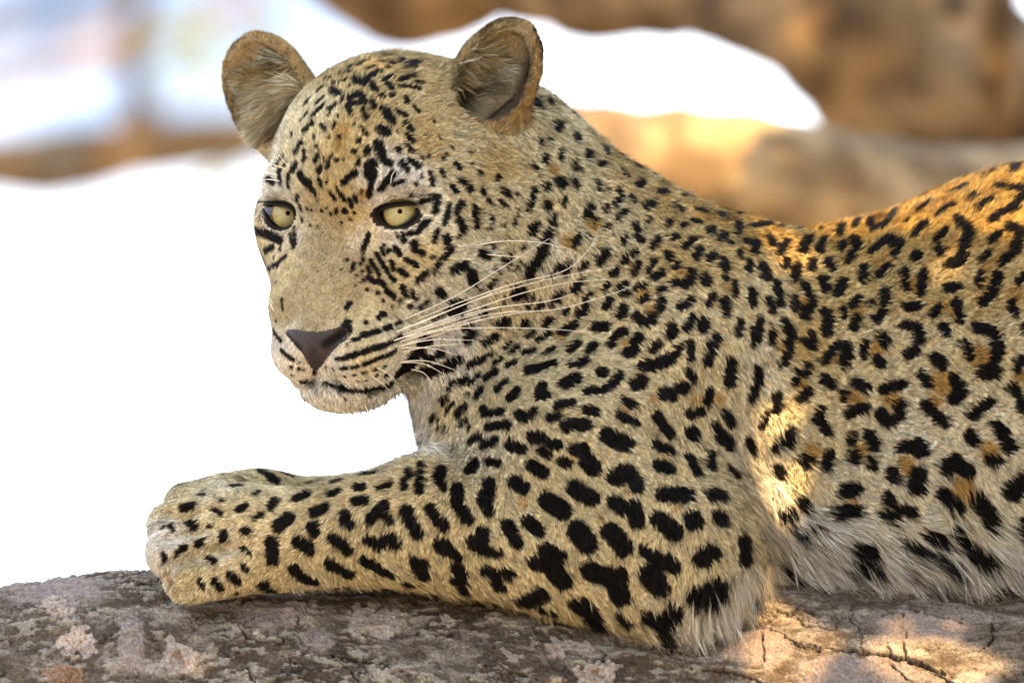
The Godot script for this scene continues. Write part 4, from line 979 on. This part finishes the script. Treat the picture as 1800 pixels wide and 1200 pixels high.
func limb_rows(n: int) -> void:
	var cols := la.size()
	for i in range(n * lx.size() / PARTS, (n + 1) * lx.size() / PARTS):
		var x := lx[i]
		var axis := limb_axis(x)
		for k in cols:
			var a := la[k]
			var dir := Vector3(0, cos(a), sin(a))
			var p := axis + dir * 380.0
			var q := Vector3(p.x * 0.5, p.y, p.z)
			var h := nz[0].get_noise_3dv(q) * 16.0 + nz[1].get_noise_3dv(q) * 8.0
			var rough := smoothstep(-0.25, 0.3, nz[2].get_noise_3dv(p)) * smoothstep(1500.0, 1150.0, x) + 0.14
			var grey := nz[3].get_noise_3dv(q)
			# base bark: grey brown, pinkish where it has worn
			var c := Vector3(0.090, 0.071, 0.050).lerp(Vector3(0.225, 0.196, 0.158), smoothstep(-0.3, 0.45, grey))
			# flakes
			var warp := Vector3(nz[4].get_noise_3dv(p), nz[4].get_noise_3dv(p + Vector3(77, 0, 0)), nz[4].get_noise_3dv(p + Vector3(0, 55, 0))) * 9.0
			var cell := nz[5].get_noise_3dv(q * 1.0 + warp)
			var edge := nz[6].get_noise_3dv(q * 1.0 + warp)
			var fl := smoothstep(-1.0, -0.72, edge)
			h += (cell * 1.5 + fl * 1.4) * rough
			c *= 1.0 + cell * 0.45 * rough
			c = c.lerp(Vector3(0.045, 0.031, 0.021), (1.0 - fl) * 0.6 * clampf(rough, 0.0, 1.0))
			# larger plates with dark seams where the bark has cracked
			var net_ := nz[11].get_noise_3dv(q * 0.9 + warp * 1.4)
			var seam := smoothstep(-0.93, -0.985, net_) * smoothstep(-0.05, 0.25, nz[2].get_noise_3dv(p * 1.3 + Vector3(300, 0, 0)) + 0.1)
			h -= seam * 4.0
			c = c.lerp(Vector3(0.03, 0.021, 0.015), seam * 0.85)
			c *= 1.0 + nz[12].get_noise_3dv(q * 0.9 + warp * 1.4) * 0.3
			# fine crazing and dark pits
			var craze := smoothstep(-0.90, -0.975, nz[13].get_noise_3dv(q + warp)) * smoothstep(-0.1, 0.3, nz[9].get_noise_3dv(p * 1.7 + Vector3(0, 0, 500)))
			c = c.lerp(Vector3(0.04, 0.028, 0.02), craze * 0.7)
			h -= craze * 1.6
			# grain
			var g := nz[7].get_noise_3dv(p)
			var g2 := nz[8].get_noise_3dv(p)
			h += g * 1.8 * (0.25 + rough)
			c *= 1.0 + g * 0.4 + g2 * 0.3
			# dirt and moss settled in hollows
			var dirt := smoothstep(0.0, 0.25, nz[9].get_noise_3dv(q) + g * 0.35 - 0.1 * (1.0 - rough))
			c = c.lerp(Vector3(0.06, 0.044, 0.028), dirt * 0.8)
			h -= dirt * 3.0
			# pale lichen crumbs
			var crumb := smoothstep(0.14, 0.26, nz[10].get_noise_3dv(q)) * clampf(rough + 0.2, 0.0, 1.0)
			c = c.lerp(Vector3(0.37, 0.335, 0.275), crumb * 0.5)
			h += crumb * 2.4
			var px := x
			var py := 600.0 - p.y
			if a > -0.3 and a < 1.4 and x > -60.0 and x < 1860.0:
				for s in PLATES:
					var w := warp * 1.2
					var d := Vector2((px + w.x - s[0]) / s[2], (py + w.y - s[1]) / s[3]).length()
					if d < 1.25:
						var k2 := smoothstep(1.15, 0.8, d)
						c = c.lerp(Vector3(0.235, 0.195, 0.175) * (1.0 + g2 * 0.3), k2 * 0.7)
						h += k2 * 2.0
				for s in SCARS:
					var w := warp * 2.0
					var d := Vector2((px + w.x - s[0]) / s[2], (py + w.y - s[1]) / s[3]).length()
					if d < 1.4:
						var k2 := smoothstep(1.05, 0.85, d)
						var ring := sin(d * 15.0 + grey * 6.0)
						var pale := Vector3(0.40, 0.345, 0.295).lerp(Vector3(0.27, 0.20, 0.15), smoothstep(0.4, 1.0, ring))
						if s[0] == 120: pale = Vector3(0.22, 0.125, 0.07) * (1.0 + ring * 0.2)
						c = c.lerp(pale * (1.0 + g * 0.3), k2 * 0.7)
						c = c.lerp(Vector3(0.16, 0.09, 0.05), smoothstep(0.3, 0.12, d) * 0.7)
						h += k2 * (1.2 + ring * 0.8) - smoothstep(0.3, 0.1, d) * 3.0 - 2.5 * smoothstep(0.22, 0.0, absf(d - 1.15))
				var pc := Vector2(px + warp.x * 0.5 + g * 2.0, py + warp.y * 0.5 + g2 * 2.0)
				for crack in CRACKS:
					if pc.x < crack[0][0] - 90 and pc.x < crack[crack.size() - 1][0] - 90: continue
					if pc.x > crack[0][0] + 400 and pc.x > crack[crack.size() - 1][0] + 90: continue
					for s in crack.size() - 1:
						var A := Vector2(crack[s][0], crack[s][1])
						var B := Vector2(crack[s + 1][0], crack[s + 1][1])
						var t := clampf((pc - A).dot(B - A) / (B - A).length_squared(), 0.0, 1.0)
						var dist := pc.distance_to(A.lerp(B, t))
						var wide := lerpf(crack[s][2], crack[s + 1][2], t) * (0.46 + 0.12 * g2)
						if dist < wide * 2.6:
							var k2 := smoothstep(wide * 1.25, wide * 0.5, dist)
							h -= k2 * (4.0 + wide * 2.6)
							h += smoothstep(wide * 2.6, wide * 1.3, dist) * (1.0 - k2) * 2.2
							c = c.lerp(Vector3(0.022, 0.015, 0.011), k2 * 0.92)
			c = c.clamp(Vector3(0.012, 0.009, 0.007), Vector3(0.62, 0.56, 0.5))
			lv[i * cols + k] = axis + dir * (380.0 + h)
			lcol[i * cols + k] = Color(c.x, c.y, c.z)

func build_limb() -> void:
	var x := -3600.0
	while x < 5200.0:
		lx.append(x)
		x += 2.4 if x > -40.0 and x < 1845.0 else 14.0 if x > -200.0 and x < 2000.0 else 70.0
	var a := -PI
	while a < PI - 0.002:
		la.append(a)
		a += 0.0058 if a > -0.3 and a < 1.25 else 0.07
	nz = [noise(FastNoiseLite.TYPE_SIMPLEX_SMOOTH, 0.0022, 1), noise(FastNoiseLite.TYPE_SIMPLEX_SMOOTH, 0.012, 2), noise(FastNoiseLite.TYPE_SIMPLEX_SMOOTH, 0.007, 3), noise(FastNoiseLite.TYPE_SIMPLEX_SMOOTH, 0.011, 4, 4),
		noise(FastNoiseLite.TYPE_SIMPLEX_SMOOTH, 0.035, 5, 2), noise(FastNoiseLite.TYPE_CELLULAR, 0.062, 6, 1), noise(FastNoiseLite.TYPE_CELLULAR, 0.062, 6, 1), noise(FastNoiseLite.TYPE_SIMPLEX_SMOOTH, 0.11, 8, 3),
		noise(FastNoiseLite.TYPE_VALUE, 0.3, 9, 1), noise(FastNoiseLite.TYPE_SIMPLEX_SMOOTH, 0.02, 10, 4), noise(FastNoiseLite.TYPE_SIMPLEX_SMOOTH, 0.045, 11, 4), noise(FastNoiseLite.TYPE_CELLULAR, 0.022, 12, 1), noise(FastNoiseLite.TYPE_CELLULAR, 0.022, 12, 1), noise(FastNoiseLite.TYPE_CELLULAR, 0.075, 13, 1)]
	nz[5].cellular_return_type = FastNoiseLite.RETURN_CELL_VALUE
	nz[6].cellular_return_type = FastNoiseLite.RETURN_DISTANCE2_SUB
	nz[11].cellular_return_type = FastNoiseLite.RETURN_DISTANCE2_SUB
	nz[13].cellular_return_type = FastNoiseLite.RETURN_DISTANCE2_SUB
	nz[12].cellular_return_type = FastNoiseLite.RETURN_CELL_VALUE
	for n in nz: if n.fractal_octaves == 1: n.fractal_type = FastNoiseLite.FRACTAL_NONE
	lv.resize(lx.size() * la.size()); lcol.resize(lv.size())
	var job := WorkerThreadPool.add_group_task(limb_rows, PARTS)
	WorkerThreadPool.wait_for_group_task_completion(job)
	var idx := PackedInt32Array()
	var cols := la.size()
	for i in lx.size() - 1:
		for k in cols:
			var b := (k + 1) % cols
			var p0 := i * cols + k
			var p1 := i * cols + b
			for q in [p0, p0 + cols, p1 + cols, p0, p1 + cols, p1]: idx.append(q)
	for i in lv.size(): lv[i] *= U
	var m := StandardMaterial3D.new(); m.vertex_color_use_as_albedo = true; m.roughness = 0.85; m.metallic_specular = 0.3
	var fine := noise(FastNoiseLite.TYPE_SIMPLEX_SMOOTH, 0.03, 21, 5)
	var nt := NoiseTexture2D.new(); nt.noise = fine; nt.seamless = true; nt.width = 512; nt.height = 512
	m.heightmap_enabled = true; m.heightmap_texture = nt; m.heightmap_scale = 0.05; m.uv1_triplanar = true; m.uv1_scale = Vector3.ONE * 9.0
	var grain := NoiseTexture2D.new(); grain.noise = noise(FastNoiseLite.TYPE_SIMPLEX_SMOOTH, 0.045, 23, 5); grain.seamless = true; grain.width = 1024; grain.height = 1024
	var ramp := Gradient.new(); ramp.set_color(0, Color(0.82, 0.80, 0.77)); ramp.set_color(1, Color(1, 1, 1)); ramp.set_offset(0, 0.3); ramp.set_offset(1, 0.62); grain.color_ramp = ramp
	m.albedo_texture = grain
	var o := part("tree_limb", arrays_mesh(lv, face_normals(lv, idx), idx, lcol), m, self)
	o.position = HOME; o.basis = Basis(Vector3.RIGHT, TILT)
	tag(o, "thick grey brown tree limb with cracked bark that the leopard lies on", "tree limb")
	print("limb ", lv.size(), " ", idx.size() / 3)
	lv = PackedVector3Array(); lcol = PackedColorArray()

# a bough behind: points (x, y, metres behind, radius) in the limb's elevation
func behind(x: float, y: float, b: float) -> Vector3:
	var e := E(x, y, 0) * U * (8.0 + b) / 8.0
	return HOME + Basis(Vector3.RIGHT, TILT) * Vector3(e.x, e.y, -b)

func bough(called: String, knots: Array, c0: Vector3, c1: Vector3, seed_: int, label: String, category: String, group := "", parent: Node = null) -> MeshInstance3D:
	var path := []
	var rad := []
	for i in knots.size() - 1:
		for s in 14:
			var t := s / 14.0
			var pts := []
			for k in [maxi(i - 1, 0), i, i + 1, mini(i + 2, knots.size() - 1)]: pts.append(knots[k])
			var q: Array = []
			for w in 4: q.append(cubic_interpolate(pts[1][w], pts[2][w], pts[0][w], pts[3][w], t))
			path.append(behind(q[0], q[1], q[2]))
			rad.append(q[3] * U * (8.0 + q[2]) / 8.0)
	var last: Array = knots[knots.size() - 1]
	path.append(behind(last[0], last[1], last[2])); rad.append(last[3] * U * (8.0 + last[2]) / 8.0)
	var big := noise(FastNoiseLite.TYPE_SIMPLEX_SMOOTH, 6.0, seed_, 3)
	var mid := noise(FastNoiseLite.TYPE_SIMPLEX_SMOOTH, 26.0, seed_ + 1, 4)
	var cel := noise(FastNoiseLite.TYPE_CELLULAR, 34.0, seed_ + 2, 2)
	var v := PackedVector3Array()
	var col := PackedColorArray()
	var idx := PackedInt32Array()
	var sides := 40
	var side := Vector3.UP
	for i in path.size():
		var dir: Vector3 = (path[mini(i + 1, path.size() - 1)] - path[maxi(i - 1, 0)]).normalized()
		side = (side - dir * side.dot(dir)).normalized()
		var other := dir.cross(side)
		for k in sides:
			var a := TAU * k / sides
			var o: Vector3 = side * cos(a) + other * sin(a)
			var p: Vector3 = path[i] + o * rad[i]
			var h: float = big.get_noise_3dv(p) * 0.22 + mid.get_noise_3dv(p) * 0.07 + cel.get_noise_3dv(p) * 0.05
			v.append(path[i] + o * rad[i] * (1.0 + h))
			var c := c0.lerp(c1, smoothstep(-0.35, 0.4, mid.get_noise_3dv(p * 0.6) + big.get_noise_3dv(p) * 0.4)) * (1.0 + cel.get_noise_3dv(p) * 0.4)
			col.append(Color(c.x, c.y, c.z))
		if i > 0:
			for k in sides:
				var p0 := (i - 1) * sides + k
				var p1 := (i - 1) * sides + (k + 1) % sides
				for q in [p0, p1 + sides, p1, p0, p0 + sides, p1 + sides]: idx.append(q)
	for e in 2:
		var at := v.size()
		var ring := 0 if e == 0 else (path.size() - 1) * sides
		v.append(path[0 if e == 0 else path.size() - 1]); col.append(Color(0.3, 0.2, 0.1))
		for k in sides:
			var b0 := ring + k
			var b1 := ring + (k + 1) % sides
			for q in ([at, b0, b1] if e == 0 else [at, b1, b0]): idx.append(q)
	var m := StandardMaterial3D.new(); m.vertex_color_use_as_albedo = true; m.roughness = 0.85; m.metallic_specular = 0.3
	var o := part(called, arrays_mesh(v, face_normals(v, idx), idx, col), m, parent if parent else self)
	if label: tag(o, label, category, group)
	return o

func leaf_mesh(long: float) -> ArrayMesh:
	var st := SurfaceTool.new(); st.begin(Mesh.PRIMITIVE_TRIANGLES)
	var rib := [Vector3(0, 0, 0), Vector3(0.33, 0.04, 0), Vector3(0.68, 0.03, 0), Vector3(1, -0.06, 0)]
	var wide := [0.0, 0.21, 0.17, 0.0]
	for s in 3:
		for d in [-1.0, 1.0]:
			var a: Vector3 = rib[s] * long
			var b: Vector3 = rib[s + 1] * long
			var ao: Vector3 = a + Vector3(0, 0.05 * long * (1.0 if s > 0 else 0.0), d * wide[s] * long)
			var bo: Vector3 = b + Vector3(0, 0.05 * long * (1.0 if s < 2 else 0.0), d * wide[s + 1] * long)
			for q in ([a, b, bo, a, bo, ao] if d < 0 else [a, bo, b, a, ao, bo]): st.add_vertex(q)
	st.generate_normals()
	return st.commit()

# openings of the added canopy: left so that sun reaches the leopard, its limb and the bough behind (elevation x, y, depth, radius)
const GAPS := [[1350, 852, 0, 27], [1342, 908, 0, 28], [1364, 790, 0, 17], [1386, 700, 0, 12], [1348, 975, 0, 25], [1400, 1126, 0, 36], [1356, 1160, 0, 30], [1424, 1182, 0, 34], [1345, 1085, 0, 24], [1618, 1146, 0, 32], [1690, 1170, 0, 30], [1560, 1120, 0, 18],
	[1330, 388, 0, 30], [1400, 436, 0, 32], [1480, 392, 0, 34], [1560, 384, 0, 34], [1640, 350, 0, 40], [1720, 322, 0, 46], [1790, 390, 0, 50], [1796, 310, 0, 54], [1690, 440, 0, 18]]

func foliage(parent: Node3D, to_sun: Vector3, n: int, size: float, half: Vector2, thick: float, holes: Array, edge: Vector3, rng: RandomNumberGenerator) -> void:
	# leaves spread through an added flat shade layer round the parent; none where it lets the sun through, none past the edge line
	var u := to_sun.cross(Vector3.UP).normalized()
	var w := u.cross(to_sun).normalized()
	var buf := PackedFloat32Array(); buf.resize(n * 16)
	var used := 0
	while used < n:
		var p := u * rng.randf_range(-half.x, half.x) + w * rng.randf_range(-half.y, half.y) + to_sun * rng.randf_range(-thick, thick)
		var bas := Basis.from_euler(Vector3(rng.randf() * TAU, rng.randf() * TAU, rng.randf() * TAU)).scaled(Vector3.ONE * rng.randf_range(0.7, 1.2))
		var skip := false
		for k in 3:
			var q := p + bas.x * size * 0.5 * k
			var flat := Vector2(q.dot(u), q.dot(w))
			if flat.x * edge.x + flat.y * edge.y > edge.z: skip = true; break
			for h in holes:
				if flat.distance_to(Vector2(h.x, h.y)) < h.z + 0.006: skip = true; break
			if skip: break
		if skip: continue
		var c := Color(0.075, 0.105, 0.03).lerp(Color(0.11, 0.12, 0.035), rng.randf())
		var j := used * 16
		buf[j] = bas.x.x; buf[j + 1] = bas.y.x; buf[j + 2] = bas.z.x; buf[j + 3] = p.x
		buf[j + 4] = bas.x.y; buf[j + 5] = bas.y.y; buf[j + 6] = bas.z.y; buf[j + 7] = p.y
		buf[j + 8] = bas.x.z; buf[j + 9] = bas.y.z; buf[j + 10] = bas.z.z; buf[j + 11] = p.z
		buf[j + 12] = c.r; buf[j + 13] = c.g; buf[j + 14] = c.b; buf[j + 15] = 1.0
		used += 1
	var mm := MultiMesh.new(); mm.transform_format = MultiMesh.TRANSFORM_3D; mm.use_colors = true
	mm.mesh = leaf_mesh(size); mm.instance_count = n; mm.buffer = buf
	var leaf := StandardMaterial3D.new(); leaf.vertex_color_use_as_albedo = true; leaf.roughness = 0.5; leaf.backlight_enabled = true; leaf.backlight = Color(0.25, 0.25, 0.25)
	var mi := MultiMeshInstance3D.new(); mi.name = "shade_leaves"; mi.multimesh = mm; mi.material_override = leaf
	tag(mi, "", "", "", "stuff")
	parent.add_child(mi, true)

func shade_cluster(at: Vector3, label: String) -> Node3D:  # holder for leaves added out of frame to block the sun
	var o := Node3D.new(); o.name = "tree"; o.position = at; add_child(o, true)
	tag(o, label, "tree")
	return o

func leaf_screen(to_sun: Vector3) -> void:
	var rng := RandomNumberGenerator.new(); rng.seed = 71
	var u := to_sun.cross(Vector3.UP).normalized()
	var w := u.cross(to_sun).normalized()
	var holes := []
	for g in GAPS:
		var at := skin(g[0], g[1])
		var z := at.z if field(at, skin_list) < 2.0 else -90.0
		if g[1] > 1010: z = maxf(z, -90.0 + sqrt(maxf(380.0 * 380.0 - pow(1404.0 - g[1], 2.0), 0.0)))
		var p := place(g[0], g[1], z) - HOME
		holes.append(Vector3(p.dot(u), p.dot(w), g[3] * U))
	var shade_leaves := shade_cluster(HOME + to_sun * 1.6, "unseen leaf cluster added to throw dappled shade on the leopard")  # added out of frame to keep sun off the leopard except chosen patches
	var bark := StandardMaterial3D.new(); bark.albedo_color = Color(0.42, 0.34, 0.27); bark.roughness = 0.9
	for k in 7:
		var ang := -0.9 + k * 0.33
		var from := u * -0.5 + w * 1.0
		var tip := u * (cos(ang) * 0.85) + w * (sin(ang) * 0.8) + to_sun * rng.randf_range(-0.1, 0.2)
		part("branch", tube([from, from.lerp(tip, 0.5) + w * 0.12 + to_sun * 0.15, tip], [0.012, 0.008, 0.004], 8, 6, 1.0), bark, shade_leaves)
	foliage(shade_leaves, to_sun, 22000, 0.06, Vector2(0.72, 0.56), 0.25, holes, Vector3(0, 0, 1), rng)
	# leaf clusters added out of frame to shade the boughs behind
	var mid := behind(1560, 300, 1.6)
	var d := behind(1330, 215, 1.6) - behind(1225, 335, 1.6)
	var dir2 := Vector2(d.dot(u), d.dot(w)).normalized()
	var off := behind(1275, 275, 1.5) - mid
	var nrm := Vector2(dir2.y, -dir2.x)
	var lim := nrm.dot(Vector2(off.dot(u), off.dot(w)))
	if lim < 0.0: nrm = -nrm; lim = -lim
	var second := shade_cluster(mid + to_sun * 1.3, "unseen leaf cluster added to shade the bough behind the leopard's back")  # added sun blocker, its straight edge sets the diagonal shadow
	foliage(second, to_sun, 5200, 0.06, Vector2(0.55, 0.34), 0.2, [], Vector3(nrm.x, nrm.y, lim), rng)
	var third := shade_cluster(behind(1200, -40, 2.4) + to_sun * 1.6, "sparse unseen leaf cluster added to dapple the thick top bough")  # added leaves that break up the sunlight on the top bough
	foliage(third, to_sun, 5000, 0.075, Vector2(0.85, 0.5), 0.3, [], Vector3(0, 0, 1), rng)
	var fourth := shade_cluster(behind(180, 250, 6.6) + to_sun * 2.0, "sparse unseen leaf cluster added to shade the far left bough")  # added leaves that keep most sun off the far left bough
	foliage(fourth, to_sun, 3600, 0.09, Vector2(0.8, 0.5), 0.3, [], Vector3(0, 0, 1), rng)

func build_behind() -> void:
	var tan0 := Vector3(0.085, 0.055, 0.03)
	var tan1 := Vector3(0.25, 0.17, 0.085)
	bough("tree_bough", [[560, 330, 1.9, 96], [900, 286, 1.7, 108], [1150, 292, 1.6, 108], [1400, 330, 1.6, 112], [1700, 372, 1.7, 128], [2300, 420, 2.0, 150]], Vector3(0.16, 0.11, 0.06), Vector3(0.42, 0.31, 0.17), 31, "pale sunlit bough right behind the leopard's neck and back", "tree bough", "boughs behind the leopard")
	bough("tree_bough", [[480, -420, 2.6, 150], [690, -80, 2.5, 152], [880, -90, 2.5, 144], [1060, -68, 2.4, 138], [1260, -52, 2.3, 142], [1440, 10, 2.2, 150], [1620, 120, 2.2, 180], [1800, 250, 2.2, 200], [2100, 500, 2.3, 210]], tan0 * 0.9, tan1, 41, "thick brown bough sweeping across the top right corner", "tree bough", "boughs behind the leopard")
	var far := bough("tree_bough", [[-400, 300, 6.6, 56], [-60, 292, 6.6, 52], [90, 290, 6.6, 70], [130, 286, 6.6, 72], [250, 262, 6.6, 66], [400, 250, 6.6, 54], [640, 230, 6.7, 58]], tan0, tan1, 51, "blurred brown bough level with the leopard's forehead at far left", "tree bough", "boughs behind the leopard")
	bough("tree_bough", [[1735, -300, 2.0, 44], [1742, -80, 2.0, 44], [1748, 60, 2.0, 42], [1752, 170, 2.1, 48], [1780, 260, 2.2, 60]], tan0, tan1 * 1.1, 61, "upright sunlit branch in the top right corner", "tree bough", "boughs behind the leopard")
	bough("twig", [[262, 280, 6.6, 70], [248, 215, 6.6, 40], [234, 130, 6.6, 26], [232, 30, 6.6, 22], [262, -60, 6.6, 20]], tan0, tan1, 71, "", "", "", far)
	bough("twig", [[-80, 66, 6.8, 32], [40, 26, 6.8, 28], [140, 2, 6.8, 26], [260, -40, 6.8, 24]], tan0, tan1 * 1.2, 81, "golden twig crossing the top left corner", "twig", "twigs at far left")
	bough("twig", [[-60, 165, 7.4, 30], [60, 122, 7.4, 28], [160, 88, 7.4, 26], [330, 40, 7.4, 22], [470, -20, 7.4, 26]], tan0, tan1, 91, "faint twig slanting upwards behind the left ear", "twig", "twigs at far left")
	bough("stub", [[112, 290, 6.6, 50], [108, 322, 6.5, 34], [112, 348, 6.5, 18]], tan0 * 0.8, tan1 * 0.8, 95, "", "", "", far)
	# a few leaves hanging from the far bough and twigs
	var rng := RandomNumberGenerator.new(); rng.seed = 17
	var leaf := StandardMaterial3D.new(); leaf.albedo_color = Color(0.62, 0.60, 0.34); leaf.roughness = 0.5; leaf.backlight_enabled = true; leaf.backlight = Color(0.6, 0.6, 0.4)
	var lm := leaf_mesh(0.06)
	for c in [[398, 296, "small sprig of yellow green leaves hanging under the far left bough"], [330, 14, "sprig of green leaves at the top edge left of the leopard's ear"], [470, 30, "sprig of dull green leaves at the top edge above the left ear"]]:
		var o := Node3D.new(); o.name = "leaf_sprig"; o.position = behind(c[0], c[1] - 20, 6.6); add_child(o, true)
		tag(o, c[2], "leaves", "leaf sprigs at far left")
		for k in 7:
			var l := part("leaf", lm, leaf, o)
			l.position = Vector3(rng.randf_range(-0.012, 0.012), -0.012 * k, rng.randf_range(-0.02, 0.02))
			l.basis = Basis.from_euler(Vector3(rng.randf_range(-0.6, 0.6), rng.randf() * TAU, -0.9 + rng.randf_range(-0.5, 0.5)))
	# dry savanna far below
	var g := PlaneMesh.new(); g.size = Vector2(900, 900); g.subdivide_width = 8; g.subdivide_depth = 8
	var gm := StandardMaterial3D.new(); gm.roughness = 0.95
	var gn := NoiseTexture2D.new(); gn.noise = noise(FastNoiseLite.TYPE_SIMPLEX_SMOOTH, 0.01, 3, 5); gn.seamless = true; gn.width = 512; gn.height = 512
	var ramp := Gradient.new(); ramp.set_color(0, Color(0.50, 0.44, 0.34)); ramp.set_color(1, Color(0.68, 0.62, 0.50)); gn.color_ramp = ramp
	gm.albedo_texture = gn; gm.uv1_triplanar = true; gm.uv1_world_triplanar = true; gm.uv1_scale = Vector3.ONE * 0.11
	var ground := part("ground", g, gm, self)
	tag(ground, "dry grassy ground below the tree", "", "", "structure")
const TUFTS := 600000.0
const SUN := Vector3(0.45, 0.46, 0.78)   # towards the sun

func clouds() -> Image:
	# bright thin cloud over most of the sky with blue showing through in rifts
	var im := Image.create(2048, 1024, false, Image.FORMAT_RGBA8)
	var n := noise(FastNoiseLite.TYPE_SIMPLEX_SMOOTH, 9.0, 77, 4)
	for y in 512:
		var up := (0.5 - (y + 0.5) / 1024.0) * PI
		for x in 2048:
			var az := wrapf((x + 0.5) / 2048.0 * TAU, -PI, PI)
			var d := Vector3(sin(az) * cos(up), sin(up), -cos(az) * cos(up))
			var v := n.get_noise_3dv(d * Vector3(1, 1.6, 1))
			var cover := smoothstep(-0.32, 0.02, v)
			cover *= 0.09 + 0.91 * smoothstep(0.6, 1.6, Vector2((az + 0.028) / 0.019, (up - 0.2345) / 0.0105).length())
			im.set_pixel(x, y, Color(0.80, 0.79, 0.78, clampf(cover, 0.0, 1.0)))
	return im

func _ready() -> void:
	# ---- camera
	var cam := Camera3D.new(); cam.name = "camera"
	var dist := 8.0
	cam.basis = Basis(Vector3.RIGHT, TILT)
	cam.position = HOME + cam.basis * Vector3(0, 0, dist)
	cam.fov = rad_to_deg(2.0 * atan(600.0 * U / dist))
	cam.near = 0.5; cam.far = 600.0
	var VIEW := [900.0, 600.0, 1800.0] #VIEW
	cam.position += cam.basis * (E(VIEW[0], VIEW[1], 0) * U); cam.fov *= VIEW[2] / 1800.0
	var lens := CameraAttributesPhysical.new()
	lens.frustum_focal_length = 300.0; lens.frustum_focus_distance = dist - 0.04; lens.frustum_near = 0.5; lens.frustum_far = 600.0
	lens.exposure_aperture = 4.0
	var fov := cam.fov
	cam.attributes = lens
	cam.fov = fov; cam.near = 0.5; cam.far = 600.0
	add_child(cam)
	# ---- sky, sun, exposure
	var we := WorldEnvironment.new(); we.name = "environment"
	var env := Environment.new()
	env.background_mode = Environment.BG_SKY
	var sm := ProceduralSkyMaterial.new()
	sm.sky_top_color = Color(0.33, 0.44, 0.60); sm.sky_horizon_color = Color(0.37, 0.465, 0.55); sm.sky_curve = 0.25
	sm.ground_bottom_color = Color(0.45, 0.36, 0.25); sm.ground_horizon_color = Color(0.6, 0.52, 0.4)
	sm.sun_angle_max = 8.0
	sm.sky_cover = ImageTexture.create_from_image(clouds()); sm.sky_cover_modulate = Color(1, 1, 1)
	env.sky = Sky.new(); env.sky.sky_material = sm
	env.background_energy_multiplier = 1.25
	env.tonemap_mode = Environment.TONE_MAPPER_LINEAR
	env.tonemap_exposure = 4.1
	env.sdfgi_enabled = true; env.ssao_enabled = true; env.ssil_enabled = true
	we.environment = env; add_child(we)
	var sun := DirectionalLight3D.new(); sun.name = "sun"; sun.light_energy = 1.45
	sun.light_color = Color(1.0, 0.82, 0.56); sun.light_angular_distance = 0.5; sun.shadow_enabled = true
	sun.look_at_from_position(SUN, Vector3.ZERO)
	add_child(sun)
	build_limb()
	build_behind()
	build_leopard()
	leaf_screen(SUN.normalized())
